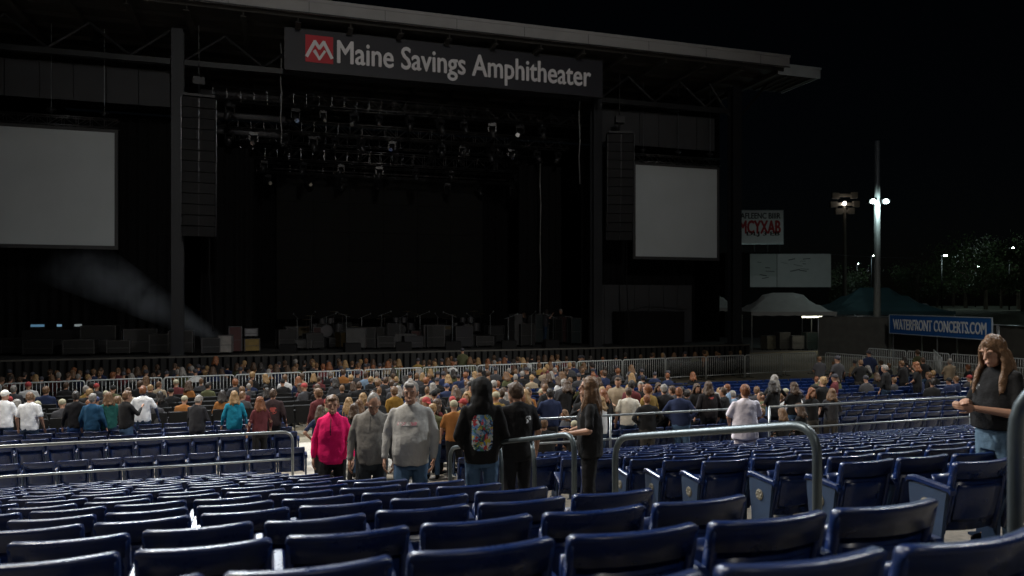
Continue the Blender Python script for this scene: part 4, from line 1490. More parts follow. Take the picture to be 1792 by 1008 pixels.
mid(760, 682, 'person in black top between grey sweatshirt and black hoodie', R(-10), H=1.70, sleeve='long', hair='cap', shirt_m=blk, pants_m=blk, hair_m=blk, seed=48)

lean_arm = {1: ((.26, .12, 1.20), (.10, .32, 1.34)), -1: ((-.25, .02, 1.14), (-.22, .14, .92))}
raise_arm = {1: ((.30, .12, 1.32), (.20, .28, 1.52)), -1: ((-.25, .04, 1.14), (-.12, .24, 1.05))}
hip_arm = {1: ((.36, -.06, 1.18), (.19, .02, 1.0)), -1: ((-.36, -.06, 1.18), (-.19, .02, 1.0))}
# crowd variants: one mesh each with skin, top, trousers, hair, shoe slots
CROWD = {'stand': [], 'sit': []}
LOWC = {'stand': [], 'sit': []}
base_m = [SKIN, blk, cloth(dkjean), hairm('brown'), M_black]
vid = 0
for pose, hair, g, slv, arms_, fem in (('stand', 'short', 1.05, 'long', None, False), ('stand', 'medium', 1.0, 'long', bend_arm, True), ('stand', 'short', 1.2, 'short', bend_arm, False), ('stand', 'cap', 1.1, 'short', None, False), ('stand', 'long', 1.05, 'short', hip_arm, True), ('stand', 'short', 1.1, 'long', lean_arm, False), ('stand', 'medium', 1.1, 'short', raise_arm, True), ('stand', 'buzz', 1.25, 'long', hip_arm, False),
                                       ('sit', 'short', 1.1, 'long', None, False), ('sit', 'medium', 1.0, 'long', None, True), ('sit', 'cap', 1.15, 'short', None, False), ('sit', 'buzz', 1.2, 'short', None, False)):
    vid += 1
    for vx_ in (.026, .042):
      pr = figure(H=1.72, g=g, pose=pose, hair=hair, sleeve=slv, arms=arms_, female=fem, vox=vx_, feat=True, fingers=False, shirt_m=blk, pants_m=base_m[2], hair_m=base_m[3], skin_m=SKIN, seed=vid * 3.0, head=(-.1, .3 * math.sin(vid * 2)))
      slot = {'person': 0, 'top': 1, 'trousers': 2, 'hair': 3, 'cap': 3, 'shoe': 4}
      vs, fs, mi = [], [], []
      for nm, me in pr:
          o_ = len(vs)
          vs += [tuple(v.co) for v in me.vertices]
          for p_ in me.polygons:
              fs.append(tuple(i + o_ for i in p_.vertices)); mi.append(slot[nm])
      me = bpy.data.meshes.new('crowd_%s_figure' % pose)
      me.from_pydata(vs, [], fs)
      for m_ in base_m: me.materials.append(m_)
      me.polygons.foreach_set('material_index', mi)
      me.polygons.foreach_set('use_smooth', [True] * len(fs))
      me.update()
      (CROWD if vx_ < .03 else LOWC)[pose].append((me, hair))

TOPS = [('black', (.013, .013, .014), 16), ('dark grey', (.045, .045, .05), 8), ('navy', (.016, .024, .06), 6), ('white', (.55, .55, .55), 1), ('mustard', (.22, .14, .04), 1), ('orange-brown', (.24, .10, .03), 2), ('maroon', (.10, .025, .028), 3),
        ('light blue', (.14, .20, .28), 1), ('olive', (.075, .08, .04), 3), ('tan', (.27, .215, .15), 2)]
BAG = [t for t in TOPS for _ in range(t[2])]
rp_ = random.Random(77)
OCC = []


def crowd_person(pose, x, y, rz, where, group, z=.004):
    me, hair = rp_.choice(CROWD[pose])
    o = link('person', me, None, (x, y, z), rz)
    s = rp_.uniform(.93, 1.06); o.scale = (s * rp_.uniform(.95, 1.08), s * rp_.uniform(.95, 1.08), s)
    o.rotation_euler = (rp_.gauss(0, .05), rp_.gauss(0, .04), rz)
    nm, c, _ = rp_.choice(BAG)
    hk = rp_.choice(['brown', 'dark', 'blond', 'grey', 'lightbrown', 'lightbrown', 'brown', 'ginger'])
    for i, m_ in enumerate((rp_.choice([SKIN, SKIN, SKIN2]), cloth(c), cloth(rp_.choice([jean, dkjean, blackp, (.05, .045, .04)])), cloth(rp_.choice([(.02, .02, .02), (.3, .05, .05), (.05, .06, .12), (.3, .28, .2)])) if hair == 'cap' else hairm(hk), M_black)):
        o.material_slots[i].link = 'OBJECT'; o.material_slots[i].material = m_
    hn = {'brown': 'brown hair', 'dark': 'black hair', 'blond': 'blond hair', 'grey': 'grey hair', 'lightbrown': 'light hair', 'ginger': 'ginger hair'}[hk]
    zc = x * SY + y * CY
    px_ = 896 + F * (x * CY - y * SY) / zc
    tag(o, '%s person in %s top with %s %s, %s' % ('standing' if pose == 'stand' else 'seated', nm, 'cap' if hair == 'cap' else hn, where, 'left' if px_ < 600 else ('middle' if px_ < 1150 else 'right')), 'person', group)
    return o


def free(x, y, d):
    for (a, b_) in OCC:
        if (a - x) ** 2 + (b_ - y) ** 2 < d * d: return False
    OCC.append((x, y)); return True


for o in list(COL.objects):
    if o.name.startswith('person'): OCC.append((o.location.x, o.location.y))
# standing and seated people on the floor, right of the stairs
cnt = 0
tries = 0
while cnt < 210 and tries < 9000:
    tries += 1
    px = rp_.uniform(505, 1440) if rp_.random() < .8 else rp_.uniform(1300, 1440)
    Z = 15.2 + 6.8 * rp_.random() ** 1.2
    if 480 < px < 560 and Z < 18: continue
    zmax = 17.6 if px < 780 else 19.6
    if Z < 18.2 and min(abs(px - q) for q in (1100, 1162, 1240, 690)) < 26: continue
    p = at(px, Z)
    if p.y < 15.3: continue
    if p.x > 3.2:
        i = round((p.y - 15.6 - .42) / .8); p.y = 15.6 + .8 * i + .42
        if i > 8: continue
    if not free(p.x, p.y, .47): continue
    sitp = p.x > 3.2 and (Z > zmax or rp_.random() < .25)
    if not sitp and Z > zmax: continue
    if sitp: p.y -= .30
    crowd_person('sit' if sitp else 'stand', p.x, p.y, rp_.gauss(0, .5) + (PI if rp_.random() < .15 and not sitp else 0), 'in the floor crowd', 'crowd on the floor')
    cnt += 1
for k in range(26):
    px = rp_.uniform(90, 500); Z = rp_.uniform(16.2, 17.9)
    if min(abs(px - q) for q in (52, 250, 410, 478, 345, 175)) < 24: continue
    p = at(px, Z)
    p.y = min((17.6, 18.3, 19.0, 19.7), key=lambda q: abs(q + .36 - p.y)) + .36
    if free(p.x, p.y, .5):
        crowd_person('stand', p.x, p.y, rp_.gauss(0, .7), 'among the left floor chairs', 'crowd at left before the barrier')
for k in range(22):
    px = rp_.uniform(1430, 1700); Z = rp_.uniform(24, 29)
    p = at(px, Z)
    if p.x < 25 and free(p.x, p.y, .7):
        crowd_person('sit' if rp_.random() < .6 else 'stand', p.x, p.y, rp_.gauss(0, .5), 'among the far floor chairs', 'people among far right floor chairs')
# seated rows between floor chairs and barrier (nearest ones single), farther rows and pit as one mass
midrows.sort(key=lambda q: q[0] * SY + q[1] * CY)
FAR = []


def far_person(x, y, pose='sit'):
    me, hair = rp_.choice(LOWC[pose])
    c = rp_.choice(BAG)[1]
    hk = rp_.choice(['brown', 'dark', 'blond', 'grey', 'lightbrown', 'lightbrown', 'brown', 'ginger'])
    s_ = rp_.uniform(.93, 1.07)
    mx = T((x, y, .004)) @ Matrix.Rotation(rp_.gauss(0, .35), 4, 'Z') @ Matrix.Rotation(rp_.gauss(0, .06), 4, 'X') @ Matrix.Diagonal((s_, s_, s_, 1))
    FAR.append((me, mx, [rp_.choice([SKIN, SKIN2]), cloth(c), cloth(blackp), cloth((.05, .05, .06)) if hair == 'cap' else hairm(hk), M_black]))


nm_ = 0
for (x, y) in midrows:
    px_ = 896 + F * (x * CY - y * SY) / (x * SY + y * CY)
    if rp_.random() > (.45 if px_ < 560 else .80): continue
    if not free(x, y, .4): continue
    if nm_ < 62:
        crowd_person('sit', x + rp_.uniform(-.1, .1), y - .02, rp_.gauss(0, .35), 'in rows before the barrier', 'seated rows before the barrier'); nm_ += 1
    else:
        far_person(x + rp_.uniform(-.1, .1), y - .02, 'sit')
for k in range(70):
    p = at(rp_.uniform(1425, 1730), rp_.uniform(23.5, 32))
    if p.x < 26 and free(p.x, p.y, .55): far_person(p.x, p.y, 'sit' if rp_.random() < .8 else 'stand')
for (x, y) in pit:
    for q in range(2):
        if rp_.random() < .80:
            far_person(x + rp_.uniform(-.1, .1) + .33 * q, y - .02 + .5 * q, 'sit' if rp_.random() < .97 or q else 'stand')
o = link('distant_crowd', joined_slots('distant_crowd', FAR))
tag(o, 'mass of seated spectators around the barrier and before the stage', 'crowd', kind='stuff')
print('crowd', cnt, 'far', len(FAR), 'verts', len(o.data.vertices), 'persons', len([q for q in COL.objects if q.name.startswith('person')]))
# crew on the stage, right side and front
for (px, Z, lb) in ((918, 39, 'stagehand in the dim light at right of the video wall'), (952, 38.5, 'second stagehand beside the cases at right of the stage'), (985, 40, 'third stagehand near the right curtain')):
    p = at(px, Z, 1.5)
    o = crowd_person('stand', p.x, max(p.y, 34), rp_.uniform(0, 6), '', 'stage crew', 1.5); o['label'] = lb

# ------------------------------------------------------------------ beyond the stage: fence, banner, tents, poles, lot
def fence_run(a, b, h, label):
    a, b = Vector(a), Vector(b); d = b - a; L = d.length; rz = math.atan2(d.y, d.x)
    e = empty('scrim_fence', a, rz); tag(e, label, 'fence', 'cloth-covered fences behind the barriers')
    n = max(1, round(L / 3.0))
    link('top_rail', MB().tube([(0, 0, h), (L, 0, h)], .03, 6).mesh('top_rail', M_galv, True), e)
    for k in range(n + 1):
        link('post', MB().tube([(L * k / n, 0, 0), (L * k / n, 0, h + .05)], .035, 6).mesh('post', M_galv, True), e)
    for k in range(n):
        x0, x1 = L * k / n + .04, L * (k + 1) / n - .04
        vs, fs = [], []
        for i in range(9):
            x = x0 + (x1 - x0) * i / 8
            for j in range(5):
                z = .08 + (h - .14) * j / 4
                vs.append((x, .02 * math.sin(i * 2.3 + j + k) + .05, z))
        for i in range(8):
            for j in range(4):
                q = i * 5 + j
                fs.append((q, q + 5, q + 6, q + 1))
        link('scrim', MB().add(vs, fs).mesh('scrim', M_scrim, True), e)
    return e


fence_run(at(1432, 49.5), at(1556, 47.5), 2.75, 'tall dark cloth-covered fence below the tents')
fence_run(at(1558, 47.2), at(1745, 38.8), 2.5, 'tall dark cloth-covered fence under the blue banner')
fence_run(at(1748, 38.6), at(1830, 35.5), 2.5, 'dark cloth fence at the right picture edge')

pa, pb = at(1557, 46.6), at(1735, 38.4)
d = pb - pa; L = d.length; rz = math.atan2(d.y, d.x)
e = empty('web_banner', (pa.x, pa.y, 1.72), rz); tag(e, 'long blue banner with white web address on the fence', 'banner')
link('board', MB().b2((0, 0, 0), (L, .05, 1.16)).mesh('board', M_blue), e)
link('border', MB().b2((-.03, -.012, 1.13), (L + .03, .06, 1.18)).b2((-.03, -.012, -.02), (L + .03, .06, .03)).b2((-.04, -.012, .03), (0, .06, 1.13)).b2((L, -.012, .03), (L + .04, .06, 1.13)).mesh('border', mat('banner_edge', (.35, .42, .5), .6)), e)
tm = text_mesh('WATERFRONT CONCERTS.COM', 'lettering', mat('banner_white', (.62, .66, .70), .6), w=L - .7, h=.62, depth=.01, bold=.03)
link('lettering', tm, e, (.35, -.003, .27))
for x in (.2, L / 2, L - .2):
    link('post', MB().tube([(x, .1, -1.72), (x, .1, 1.1)], .04, 6).mesh('post', M_galv), e)


def tent(loc, w, d, he, hp, m, label, rz=0.0, ridge=0.0):
    e = empty('canopy_tent', loc, rz); tag(e, label, 'tent', 'event tents beside the stage')
    n = 8
    top = []
    vs, fs = [], []
    # sagging roof: grid over the plan
    for i in range(n + 1):
        for j in range(n + 1):
            u, v = i / n * 2 - 1, j / n * 2 - 1
            if ridge: t = max(max(0, (abs(u) - ridge) / (1 - ridge)), abs(v))
            else: t = max(abs(u), abs(v))
            z = he + (hp - he) * ((1 - t) ** 1.35)
            vs.append((u * w / 2, v * d / 2, z))
    for i in range(n):
        for j in range(n):
            q = i * (n + 1) + j
            fs.append((q, q + n + 1, q + n + 2, q + 1))
    link('roof', MB().add(vs, fs).mesh('roof', m), e)
    for (a, b) in (((-w / 2, -d / 2), (w / 2, -d / 2)), ((w / 2, -d / 2), (w / 2, d / 2)), ((w / 2, d / 2), (-w / 2, d / 2)), ((-w / 2, d / 2), (-w / 2, -d / 2))):
        vs, fs = [], []
        for i in range(13):
            x = a[0] + (b[0] - a[0]) * i / 12; y = a[1] + (b[1] - a[1]) * i / 12
            vs += [(x, y, he), (x, y, he - .26 - .05 * (i % 2))]
        for i in range(12):
            fs.append((2 * i, 2 * i + 2, 2 * i + 3, 2 * i + 1))
        link('valance', MB().add(vs, fs).mesh('valance', m), e)
    for sx in (-1, 1):
        for sy in (-1, 1):
            link('leg', MB().tube([(sx * (w / 2 - .04), sy * (d / 2 - .04), 0), (sx * (w / 2 - .04), sy * (d / 2 - .04), he)], .04, 6).mesh('leg', M_galv), e)
    return e


tent(at(1370, 56), 6.2, 4.5, 2.95, 4.35, M_tent, 'white canopy tent right of the stage column, lit underneath', -YAW, .45)
tent(at(1254, 60), 3.2, 3.2, 3.2, 4.4, M_tent, 'small white canopy tent left of the stage column', -YAW)
tent(at(1530, 63), 9.6, 7, 2.9, 4.85, M_teal, 'large teal tent roof behind the light pole', -YAW, .3)


def lamp_point(loc, P, col, r=.25, name='lamp'):
    l = bpy.data.lights.new(name, 'POINT')
    l.energy = P; l.color = col; l.shadow_soft_size = r
    o = bpy.data.objects.new(name, l)
    o.location = loc
    COL.objects.link(o)
    return o


# tent lighting: two small lit battens under the white canopy
for k, px in enumerate((1412, 1430)):
    p = at(px, 54.8 + k * .4, 2.55)
    o = MB().tube([(-.35, 0, 0), (.35, 0, 0)], .05, 8).build('work_light', emis('tent_light', (1.0, .97, .75), 5), None, False, p, -YAW)
    tag(o, 'small lit batten hanging under the white canopy tent, %s one' % ('left', 'right')[k], 'light')
    lamp_point(p - Vector((0, 0, .15)), 22, (1.0, .95, .72))
# counter and shelves under tent
for k in range(4):
    p = at(1345 + k * 24, 56.4)
    road_case(p, (1.0, .6, 1.1 + .25 * (k % 2)), rr.uniform(-.2, .2), 'stacked supply case under the white canopy tent, %s from the left' % ORD[k], [(.3, .28, .2), (.1, .1, .1), (.4, .4, .38), (.05, .1, .1)][k], 'cases under the tent')

# dark service block with pale side panels and billboard
p = at(1388, 74)
sv = empty('service_block', p, -YAW); tag(sv, 'dark service building carrying two blank white panels', 'building')
link('body', MB().b2((-6.5, 1.0, 0), (4.0, 6, 8.6)).mesh('body', M_black), sv)
link('white_panel', MB().b2((-4.0, .90, 5.1), (-1.32, .99, 8.45)).mesh('white_panel', M_white), sv)
link('white_panel', MB().b2((-1.26, .90, 5.1), (4.15, .99, 8.45)).mesh('white_panel', M_white), sv)
mb = MB()
for i in range(14):
    x, z = rr.uniform(-3.4, 1.8), rr.uniform(6.0, 8.0)
    mb.box((x, .894, z), (rr.uniform(.2, 1.2), .006, rr.uniform(.03, .10)), Matrix.Rotation(rr.uniform(-.25, .25), 3, 'Y'))
s_ = link('scuff_marks', mb.mesh('scuff_marks', mat('scuff', (.16, .17, .17), .8)), sv); s_['kind'] = 'stuff'
link('cable', MB().tube([(4.1, .9, 8.4), (8.5, .9, 8.1), (12.5, .9, 8.0)], .03, 5).mesh('cable', M_galv), sv)
p = at(1330, 73)
bb = empty('billboard', (p.x, p.y, 8.6), -YAW); tag(bb, 'white billboard with red and black lettering on short posts', 'billboard')
link('board', MB().b2((-2.3, 0, .75), (2.25, .1, 4.0)).mesh('board', M_white), bb)
link('frame', MB().b2((-2.36, -.03, .66), (2.32, .13, .745)).b2((-2.36, -.03, 4.005), (2.32, .13, 4.06)).b2((2.255, -.03, .75), (2.32, .13, 4.0)).mesh('frame', M_galv), bb)
M_bk, M_rd = mat('print_black', (.02, .02, .02), .7), mat('print_red', (.42, .02, .025), .7)
link('heading', text_mesh('AFLEENC BIIIR', 'heading', M_bk, w=3.9, h=.55, depth=.01, bold=.03), bb, (-1.9, -.003, 3.2))
link('red_lettering', text_mesh('MCYXAB', 'red_lettering', M_rd, w=4.0, h=1.25, depth=.01, bold=.05), bb, (-2.0, -.003, 1.75))
link('lettering', text_mesh('DLJ 3 EB', 'lettering', M_bk, w=3.2, h=.5, depth=.01, bold=.03), bb, (-1.3, -.016, 1.42))
for x in (-1.8, -.5, .8, 2.0):
    link('post', MB().b2((x - .06, .11, 0), (x + .06, .22, 1.2)).mesh('post', M_dsteel), bb)


# grass bank carrying the car park on the right
def bank_h(px, Z):
    def sst(t): t = min(1, max(0, t)); return t * t * (3 - 2 * t)
    return 2.55 * sst((Z - 56) / 22) * sst((px - 1560) / 70)


vs, fs = [], []
NI, NJ = 24, 26
for i in range(NI + 1):
    for j in range(NJ + 1):
        px, Z = 1555 + 420 * i / NI, 52 + 110 * j / NJ
        q = at(px, Z); q.z = bank_h(px, Z) - .02 + .05 * math.sin(i * 1.7 + j * 2.3) * (1 if bank_h(px, Z) > .3 else 0)
        vs.append(tuple(q))
for i in range(NI):
    for j in range(NJ):
        q = i * (NJ + 1) + j
        fs.append((q, q + NJ + 1, q + NJ + 2, q + 1))
tag(MB().add(vs, fs).build('grass_bank', ground_mat('bank_grass', (.03, .04, .02), (.06, .07, .035), (.05, .05, .04), .3, 6), None, True), kind='structure')


def lot(px, Z):
    q = at(px, Z); q.z = bank_h(px, Z); return q


# light poles
def flood_pole(loc, h, zl, label, P, col, r0=.27, lit=True, energy_col=None):
    e = empty('light_pole', loc, -YAW); tag(e, label, 'light pole', 'tall light poles')
    link('pole', MB().tube([(0, 0, 0), (0, 0, h)], [r0, r0 * .7], 12).mesh('pole', mat('pole_grey', (.36, .38, .39), .5, .4), True), e)
    link('crossarm', MB().b2((-.75, -.06, zl - .05), (.75, .06, zl + .05)).mesh('crossarm', M_dsteel), e)
    for sx in (-1, 1):
        hd = link('lamp_head', MB().b2((-.28, -.3, -.16), (.28, .22, .14)).mesh('lamp_head', M_dsteel), e, (sx * .5, -.1, zl))
        link('glass', MB().tube([(0, -.302, -.02), (0, -.33, -.02)], .17, 12).mesh('glass', emis('lamp_glass', (.85, 1.0, .98), 60)), hd)
    return e


p = at(1535, 57.5)
flood_pole(p, 16.1, 11.4, 'tall grey light pole with two bright lamps behind the blue banner', 0, None)
for sx in (-.5, .5):
    q = p + Vector((sx * CY, -sx * SY, 0)) + Vector((-SY, -CY, 0)) * .75
    lamp_point((q.x, q.y, 11.25), 230, (.75, 1.0, .95), .15)
p = at(1478, 118)
e = empty('floodlight_tower', p, -YAW); tag(e, 'distant floodlight tower with lamp bank and one lit lamp', 'light tower')
link('mast', MB().tube([(0, 0, 0), (0, 0, 19.5)], [.35, .25], 8).mesh('mast', mat('old_wood', (.07, .06, .05), .8)), e)
for k, (w, z) in enumerate(((3.6, 20.4), (4.2, 19.0), (2.6, 17.9))):
    link('lamp_rack', MB().b2((-w / 2, -.15, z - .25), (w / 2, .15, z + .25)).b2((-w / 2 - .2, -.25, z - .5), (-w / 2 + .9, .25, z + .42)).b2((w / 2 - .8, -.25, z - .46), (w / 2 + .2, .25, z + .5)).mesh('lamp_rack', mat('old_wood', (.07, .06, .05), .8)), e)
link('lamp_glass', MB().ell((-.2, -.4, 19.1), .26, .2, .26).mesh('lamp_glass', emis('warm_lamp', (1, .93, .82), 40)), e)
lamp_point(p + Vector((-SY, -CY, 0)) * 1.8 + Vector((0, 0, 19.1)), 28, (1, .85, .65))

M_lampg = emis('street_glass', (.88, 1.0, .97), 60)


def street_lamp(px, py, Z, label, P=900, col=(.75, 1.0, .92)):
    p = lot(px, Z); z = CAMZ - (py - 525) * Z / F - p.z
    e = empty('street_lamp', p, -YAW); tag(e, label, 'street lamp', 'car park lamps')
    link('pole', MB().tube([(0, 0, 0), (0, 0, z)], [.10, .06], 8).mesh('pole', M_dsteel, True), e)
    link('arm', MB().tube(bend([(0, 0, z - .1), (0, 0, z + .15), (0, -.7, z + .15)], .2), .04, 6).mesh('arm', M_dsteel), e)
    hd = link('lamp_head', MB().b2((-.22, -1.3, z + .06), (.22, -.6, z + .24)).mesh('lamp_head', M_dsteel), e)
    link('glass', MB().b2((-.16, -1.15, z - .03), (.16, -.8, z + .055)).mesh('glass', M_lampg), hd)
    lamp_point((p.x - SY * 1.0, p.y - CY * 1.0, z + p.z - .35), P, col, .2)


street_lamp(1648, 448, 108, 'car park lamp left of the lit trees at right', 330)
street_lamp(1766, 435, 92, 'tallest car park lamp near the right picture edge', 330)
street_lamp(1707, 467, 128, 'small distant car park lamp between the two taller ones', 160)
street_lamp(1525, 448, 150, 'tiny distant lamp just left of the tall light pole', 300, (.7, .95, 1.0))
street_lamp(1500, 462, 165, 'faint distant lamp above the white panels', 220, (.8, .95, 1.0))
street_lamp(1722, 448, 150, 'faint distant lamp in the trees at right', 330)


# trees
def tree_meshes(seed, H, Rr, nleaf=2400):
    r_ = random.Random(seed)
    tk = MB()
    tk.tube([(0, 0, 0), (.05, .03, H * .3), (-.05, .08, H * .6), (0, 0, H * .9)], [H * .028, H * .022, H * .014, H * .004], 8)
    tips = []
    for k in range(11):
        a = r_.uniform(0, 2 * PI); z0 = H * r_.uniform(.25, .7)
        L = Rr * r_.uniform(.6, 1.0) * (1.15 - abs(z0 / H - .45))
        e_ = Vector((math.cos(a) * L, math.sin(a) * L, z0 + L * r_.uniform(.25, .7)))
        tk.tube([(0, 0, z0), tuple(Vector((0, 0, z0)).lerp(e_, .5) + Vector((0, 0, .15))), tuple(e_)], [H * .011, H * .007, H * .003], 6)
        tips += [e_, Vector((0, 0, z0)).lerp(e_, .65)]
    tips += [Vector((0, 0, H * .95)), Vector((.3, .2, H * .85))]
    lf = MB()
    for i in range(nleaf):
        c = r_.choice(tips) + Vector((r_.gauss(0, 1), r_.gauss(0, 1), r_.gauss(0, .7))) * Rr * .20
        s = r_.uniform(.10, .22) * H / 8
        u = Vector((r_.gauss(0, 1), r_.gauss(0, 1), r_.gauss(0, 1))).normalized()
        v = u.orthogonal().normalized()
        lf.add([c - u * s, c + v * s * .55, c + u * s, c - v * s * .55], [(0, 1, 2, 3)])
    return tk.mesh('trunk', mat('bark', (.07, .055, .04), .9)), lf.mesh('crown', mat('leaf_green', (.055, .085, .035), .6, var=.5, scale=.8))


TM = [tree_meshes(1, 9, 4.0), tree_meshes(2, 10, 4.6), tree_meshes(3, 7, 3.2)]
tl = [(1725, 100, 0, 'broad tree left of the tallest car park lamp'), (1782, 97, 1, 'lit broad tree at right picture edge behind the lamp'), (1690, 116, 1, 'dim tree between the two car park lamps'),
      (1640, 124, 2, 'small dim tree under the left car park lamp'), (1790, 82, 2, 'low tree at the right edge before the lamp'), (1752, 112, 2, 'small tree behind the tallest car park lamp'),
      (1490, 150, 0, 'bluish distant tree left of the tall pole'), (1512, 142, 2, 'small distant tree left of the tall pole'), (1470, 158, 1, 'distant tree right of the white panels'),
      (1605, 150, 1, 'dark distant tree right of the tall pole'), (1668, 140, 0, 'far tree behind the left car park lamp')]
for (px, Z, k, lb) in tl:
    e = empty('tree', lot(px, Z), rr.uniform(0, 6)); tag(e, lb, 'tree', 'trees around the car park')
    s = rr.uniform(.85, 1.1); e.scale = (s, s, s)
    link('trunk', TM[k][0], e); link('crown', TM[k][1], e)
# curving pale kerb / path in the lot
pth = [at(1690, 92, 2.64), at(1725, 85, 2.64), at(1792, 82, 2.64), at(1860, 85, 2.64)]
vs, fs = [], []
for q in pth:
    vs += [tuple(q + Vector((-SY, -CY, 0)) * 3.0), tuple(q + Vector((SY, CY, 0)) * 3.0)]
for i in range(3): fs.append((2 * i, 2 * i + 2, 2 * i + 3, 2 * i + 1))
tag(MB().add(vs, fs).build('pavement_path', M_conc), kind='structure')


# parked cars in the lot
def car(p, rz, label, col):
    e = empty('parked_car', p, rz); tag(e, label, 'car', 'cars parked in the lot')
    prof = [(-2.2, .35), (-2.2, .8), (-1.9, .92), (-1.1, .98), (-.5, 1.42), (.9, 1.45), (1.6, 1.0), (2.15, .9), (2.2, .35)]
    rings = [[(x, s * w, z) for (x, z) in prof] for (s, w) in ((-1, .85), (-1, .80), (1, .80), (1, .85))]
    me = MB().loft([[(x, -.85 if z < 1.1 else -.68, z) for (x, z) in prof], [(x, .85 if z < 1.1 else .68, z) for (x, z) in prof]])
    link('body', fix_normals(me.mesh('body', mat('car_%d%d%d' % tuple(int(c * 9) for c in col), col, .3, .3, coat=.5))), e)
    for s in (-1, 1):
        link('side_window', MB().add([(-.95, s * .86, 1.0), (1.35, s * .86, 1.02), (.85, s * .70, 1.38), (-.45, s * .70, 1.36)], [(0, 1, 2, 3)]).mesh('side_window', mat('car_glass', (.02, .02, .025), .1)), e)
        for x in (-1.35, 1.35):
            link('wheel', MB().tube([(x, s * .70, .33), (x, s * .88, .33)], .33, 14).mesh('wheel', M_black), e)
    return e


for k, (px, Z, c, lb) in enumerate(((1605, 104, (.3, .3, .32), 'silver car parked left of the car park lamp'), 
                                    (1480, 130, (.3, .32, .35), 'distant pale car left of the tall pole'))):
    car(lot(px, Z) + Vector((0, 0, .05)), rr.uniform(-.5, .5), lb, c)

# added floodlights out of view, brightening audience, stage and banner; poles and roof brackets
def added_light(x, y, h, tgt, P, label, cone=118, z0=0.0):
    e = empty('added_floodlight', (x, y, z0), 0); tag(e, label, 'light pole', 'added floodlights')
    link('pole', MB().tube([(0, 0, 0), (0, 0, h)], [.24, .17], 12).mesh('pole', MATS['pole_grey'], True), e)
    link('crossarm', MB().b2((-.75, -.06, h - .05), (.75, .06, h + .05)).mesh('crossarm', M_dsteel), e)
    d = (Vector(tgt) - Vector((x, y, h))).normalized()
    for sx in (-1, 1):
        l = bpy.data.lights.new('added_flood', 'SPOT')
        l.energy = P; l.color = (1.0, .88, .72) if sx > 0 and not z0 else (.90, .96, 1.0)
        l.spot_size = R(cone); l.spot_blend = .9; l.shadow_soft_size = .22
        o = bpy.data.objects.new('added_flood', l); COL.objects.link(o)
        o.location = Vector((x + sx * .5, y, h + z0)) + d * .45
        o.rotation_euler = d.to_track_quat('-Z', 'Y').to_euler()
        hd = link('lamp_head', MB().b2((-.25, -.2, -.15), (.25, .1, .15)).mesh('lamp_head', M_dsteel), e, (sx * .5, 0, h + .05))
        link('glass', MB().b2((-.2, -.215, -.12), (.2, -.205, .1)).mesh('glass', MATS['lamp_glass']), hd)


added_light(-9.5, 13, 22, (3, 12, 0), 14500, 'added unseen floodlight pole left of the stand', 92)  # poles around the stand, added out of view to light the audience
added_light(21.5, 12, 22, (9, 14, 0), 15500, 'added unseen floodlight pole right of the stand', 92)
added_light(-17, 27, 13, (4, 7, 0), 5000, 'added unseen floodlight pole left of the pit', 90)
added_light(38, 21, 13, (8, 9, 0), 5000, 'added unseen floodlight pole right of the pit', 90)
added_light(2, -12, 17, (5, 14, 0), 1100, 'added unseen floodlight pole behind the stand', 90)
added_light(1.5, -15, 20, (6.5, 34, 10.5), 3400, 'added unseen floodlight pole behind the stand, aimed at the stage roof', 46)  # added wash light for sign, screens and fascia
added_light(22.5, 13.2, 20, (36, 33, 2), 3000, 'added unseen floodlight pole right of the stand, aimed at the banner', 48)  # added so that the banner is lit
added_light(-6.5, 31.35, 1.35, (1, 8, -15), 7500, 'added unseen floodlight bracket on top of the stage roof edge, farther left', 100, 15.8)  # roof brackets added above the frame for highlights on the chair tops
added_light(-2.5, 31.35, 1.35, (4, 8, -15), 7500, 'added unseen floodlight bracket on top of the stage roof edge, nearer the sign', 100, 15.8)

# smoke drifting over the left front of the stage
a, b = atp(388, 596, 32.0), atp(95, 438, 30.0)
ax = b - a; L = ax.length
rings = []
for i in range(9):
    t = i / 8
    w = .40 + 1.45 * t
    rings.append([(w * math.cos(2 * PI * k / 14), w * .8 * math.sin(2 * PI * k / 14), L * t * 1.04) for k in range(14)])
sm = bpy.data.materials.new('smoke'); sm.use_nodes = True
nt = sm.node_tree
nt.nodes.remove(nt.nodes['Principled BSDF'])
pv = nt.nodes.new('ShaderNodeVolumePrincipled')
pv.inputs['Color'].default_value = (.80, .88, 1.0, 1)
out = nt.nodes['Material Output']
tc = nt.nodes.new('ShaderNodeTexCoord'); sp = nt.nodes.new('ShaderNodeSeparateXYZ')
nt.links.new(tc.outputs['Object'], sp.inputs[0])


def mth(op, *ins):
    n = nt.nodes.new('ShaderNodeMath'); n.operation = op
    for i, v in enumerate(ins):
        if isinstance(v, (int, float)): n.inputs[i].default_value = v
        else: nt.links.new(v, n.inputs[i])
    return n.outputs[0]


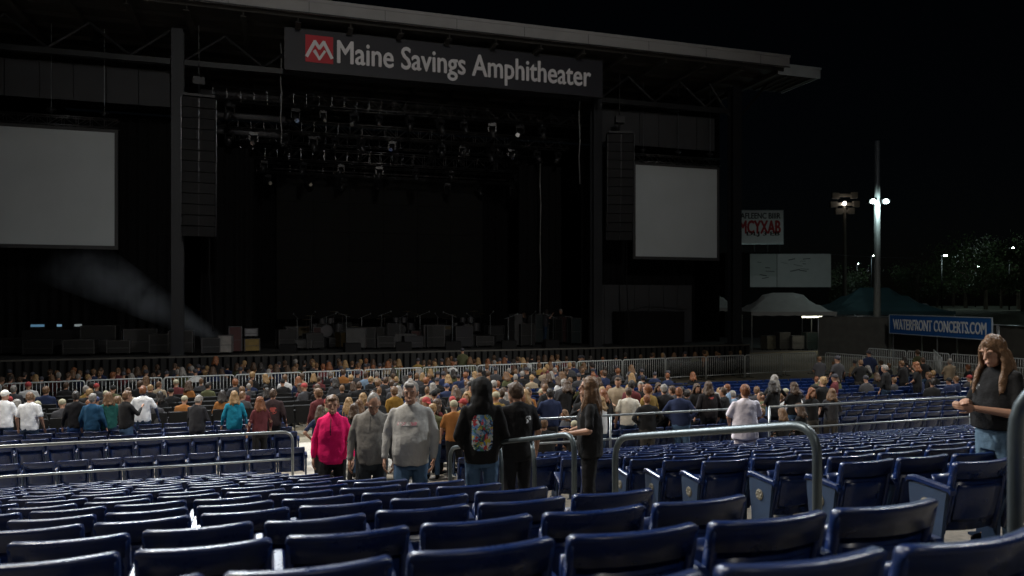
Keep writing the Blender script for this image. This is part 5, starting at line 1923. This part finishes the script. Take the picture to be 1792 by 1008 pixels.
t_ = mth('DIVIDE', sp.outputs[2], L)
w_ = mth('MULTIPLY_ADD', t_, 1.4, .38)
wob = nt.nodes.new('ShaderNodeTexNoise'); wob.inputs['Scale'].default_value = .55; wob.inputs['Detail'].default_value = 3
nt.links.new(tc.outputs['Object'], wob.inputs['Vector'])
wsp = nt.nodes.new('ShaderNodeSeparateColor'); nt.links.new(wob.outputs['Color'], wsp.inputs[0])
ox = mth('ADD', sp.outputs[0], mth('MULTIPLY', mth('SUBTRACT', wsp.outputs[0], .5), mth('MULTIPLY_ADD', t_, 1.6, .15)))
oy = mth('ADD', sp.outputs[1], mth('MULTIPLY', mth('SUBTRACT', wsp.outputs[1], .5), mth('MULTIPLY_ADD', t_, 1.6, .15)))
r2 = mth('SQRT', mth('ADD', mth('MULTIPLY', ox, ox), mth('MULTIPLY', oy, oy)))
q_ = mth('SUBTRACT', 1.0, mth('DIVIDE', r2, w_))
q_ = mth('MAXIMUM', q_, 0.0)
q_ = mth('POWER', q_, 1.6)
fall = mth('MAXIMUM', mth('SUBTRACT', 1.0, t_), 0.0)
fall = mth('MULTIPLY', mth('POWER', fall, .9), mth('MINIMUM', 1.0, mth('MULTIPLY_ADD', t_, 2.2, .25)))
nz = nt.nodes.new('ShaderNodeTexNoise'); nz.inputs['Scale'].default_value = .7; nz.inputs['Detail'].default_value = 4; nz.inputs['Distortion'].default_value = .6
nt.links.new(tc.outputs['Object'], nz.inputs['Vector'])
nzv = mth('MAXIMUM', mth('MULTIPLY_ADD', nz.outputs[0], 4.5, -1.5), 0.0)
dens = mth('MULTIPLY', mth('MULTIPLY', q_, fall), nzv)
dens = mth('MULTIPLY', dens, 2.5)
nt.links.new(dens, pv.inputs['Density'])
nt.links.new(pv.outputs[0], out.inputs['Volume'])
o = MB().loft(rings).build('smoke', sm, None, True, a)
o.rotation_euler = ax.to_track_quat('Z', 'Y').to_euler()
tag(o, 'faint bluish smoke plume drifting left over the stage front', 'smoke', kind='stuff')

bpy.data.scenes.remove(TMP)
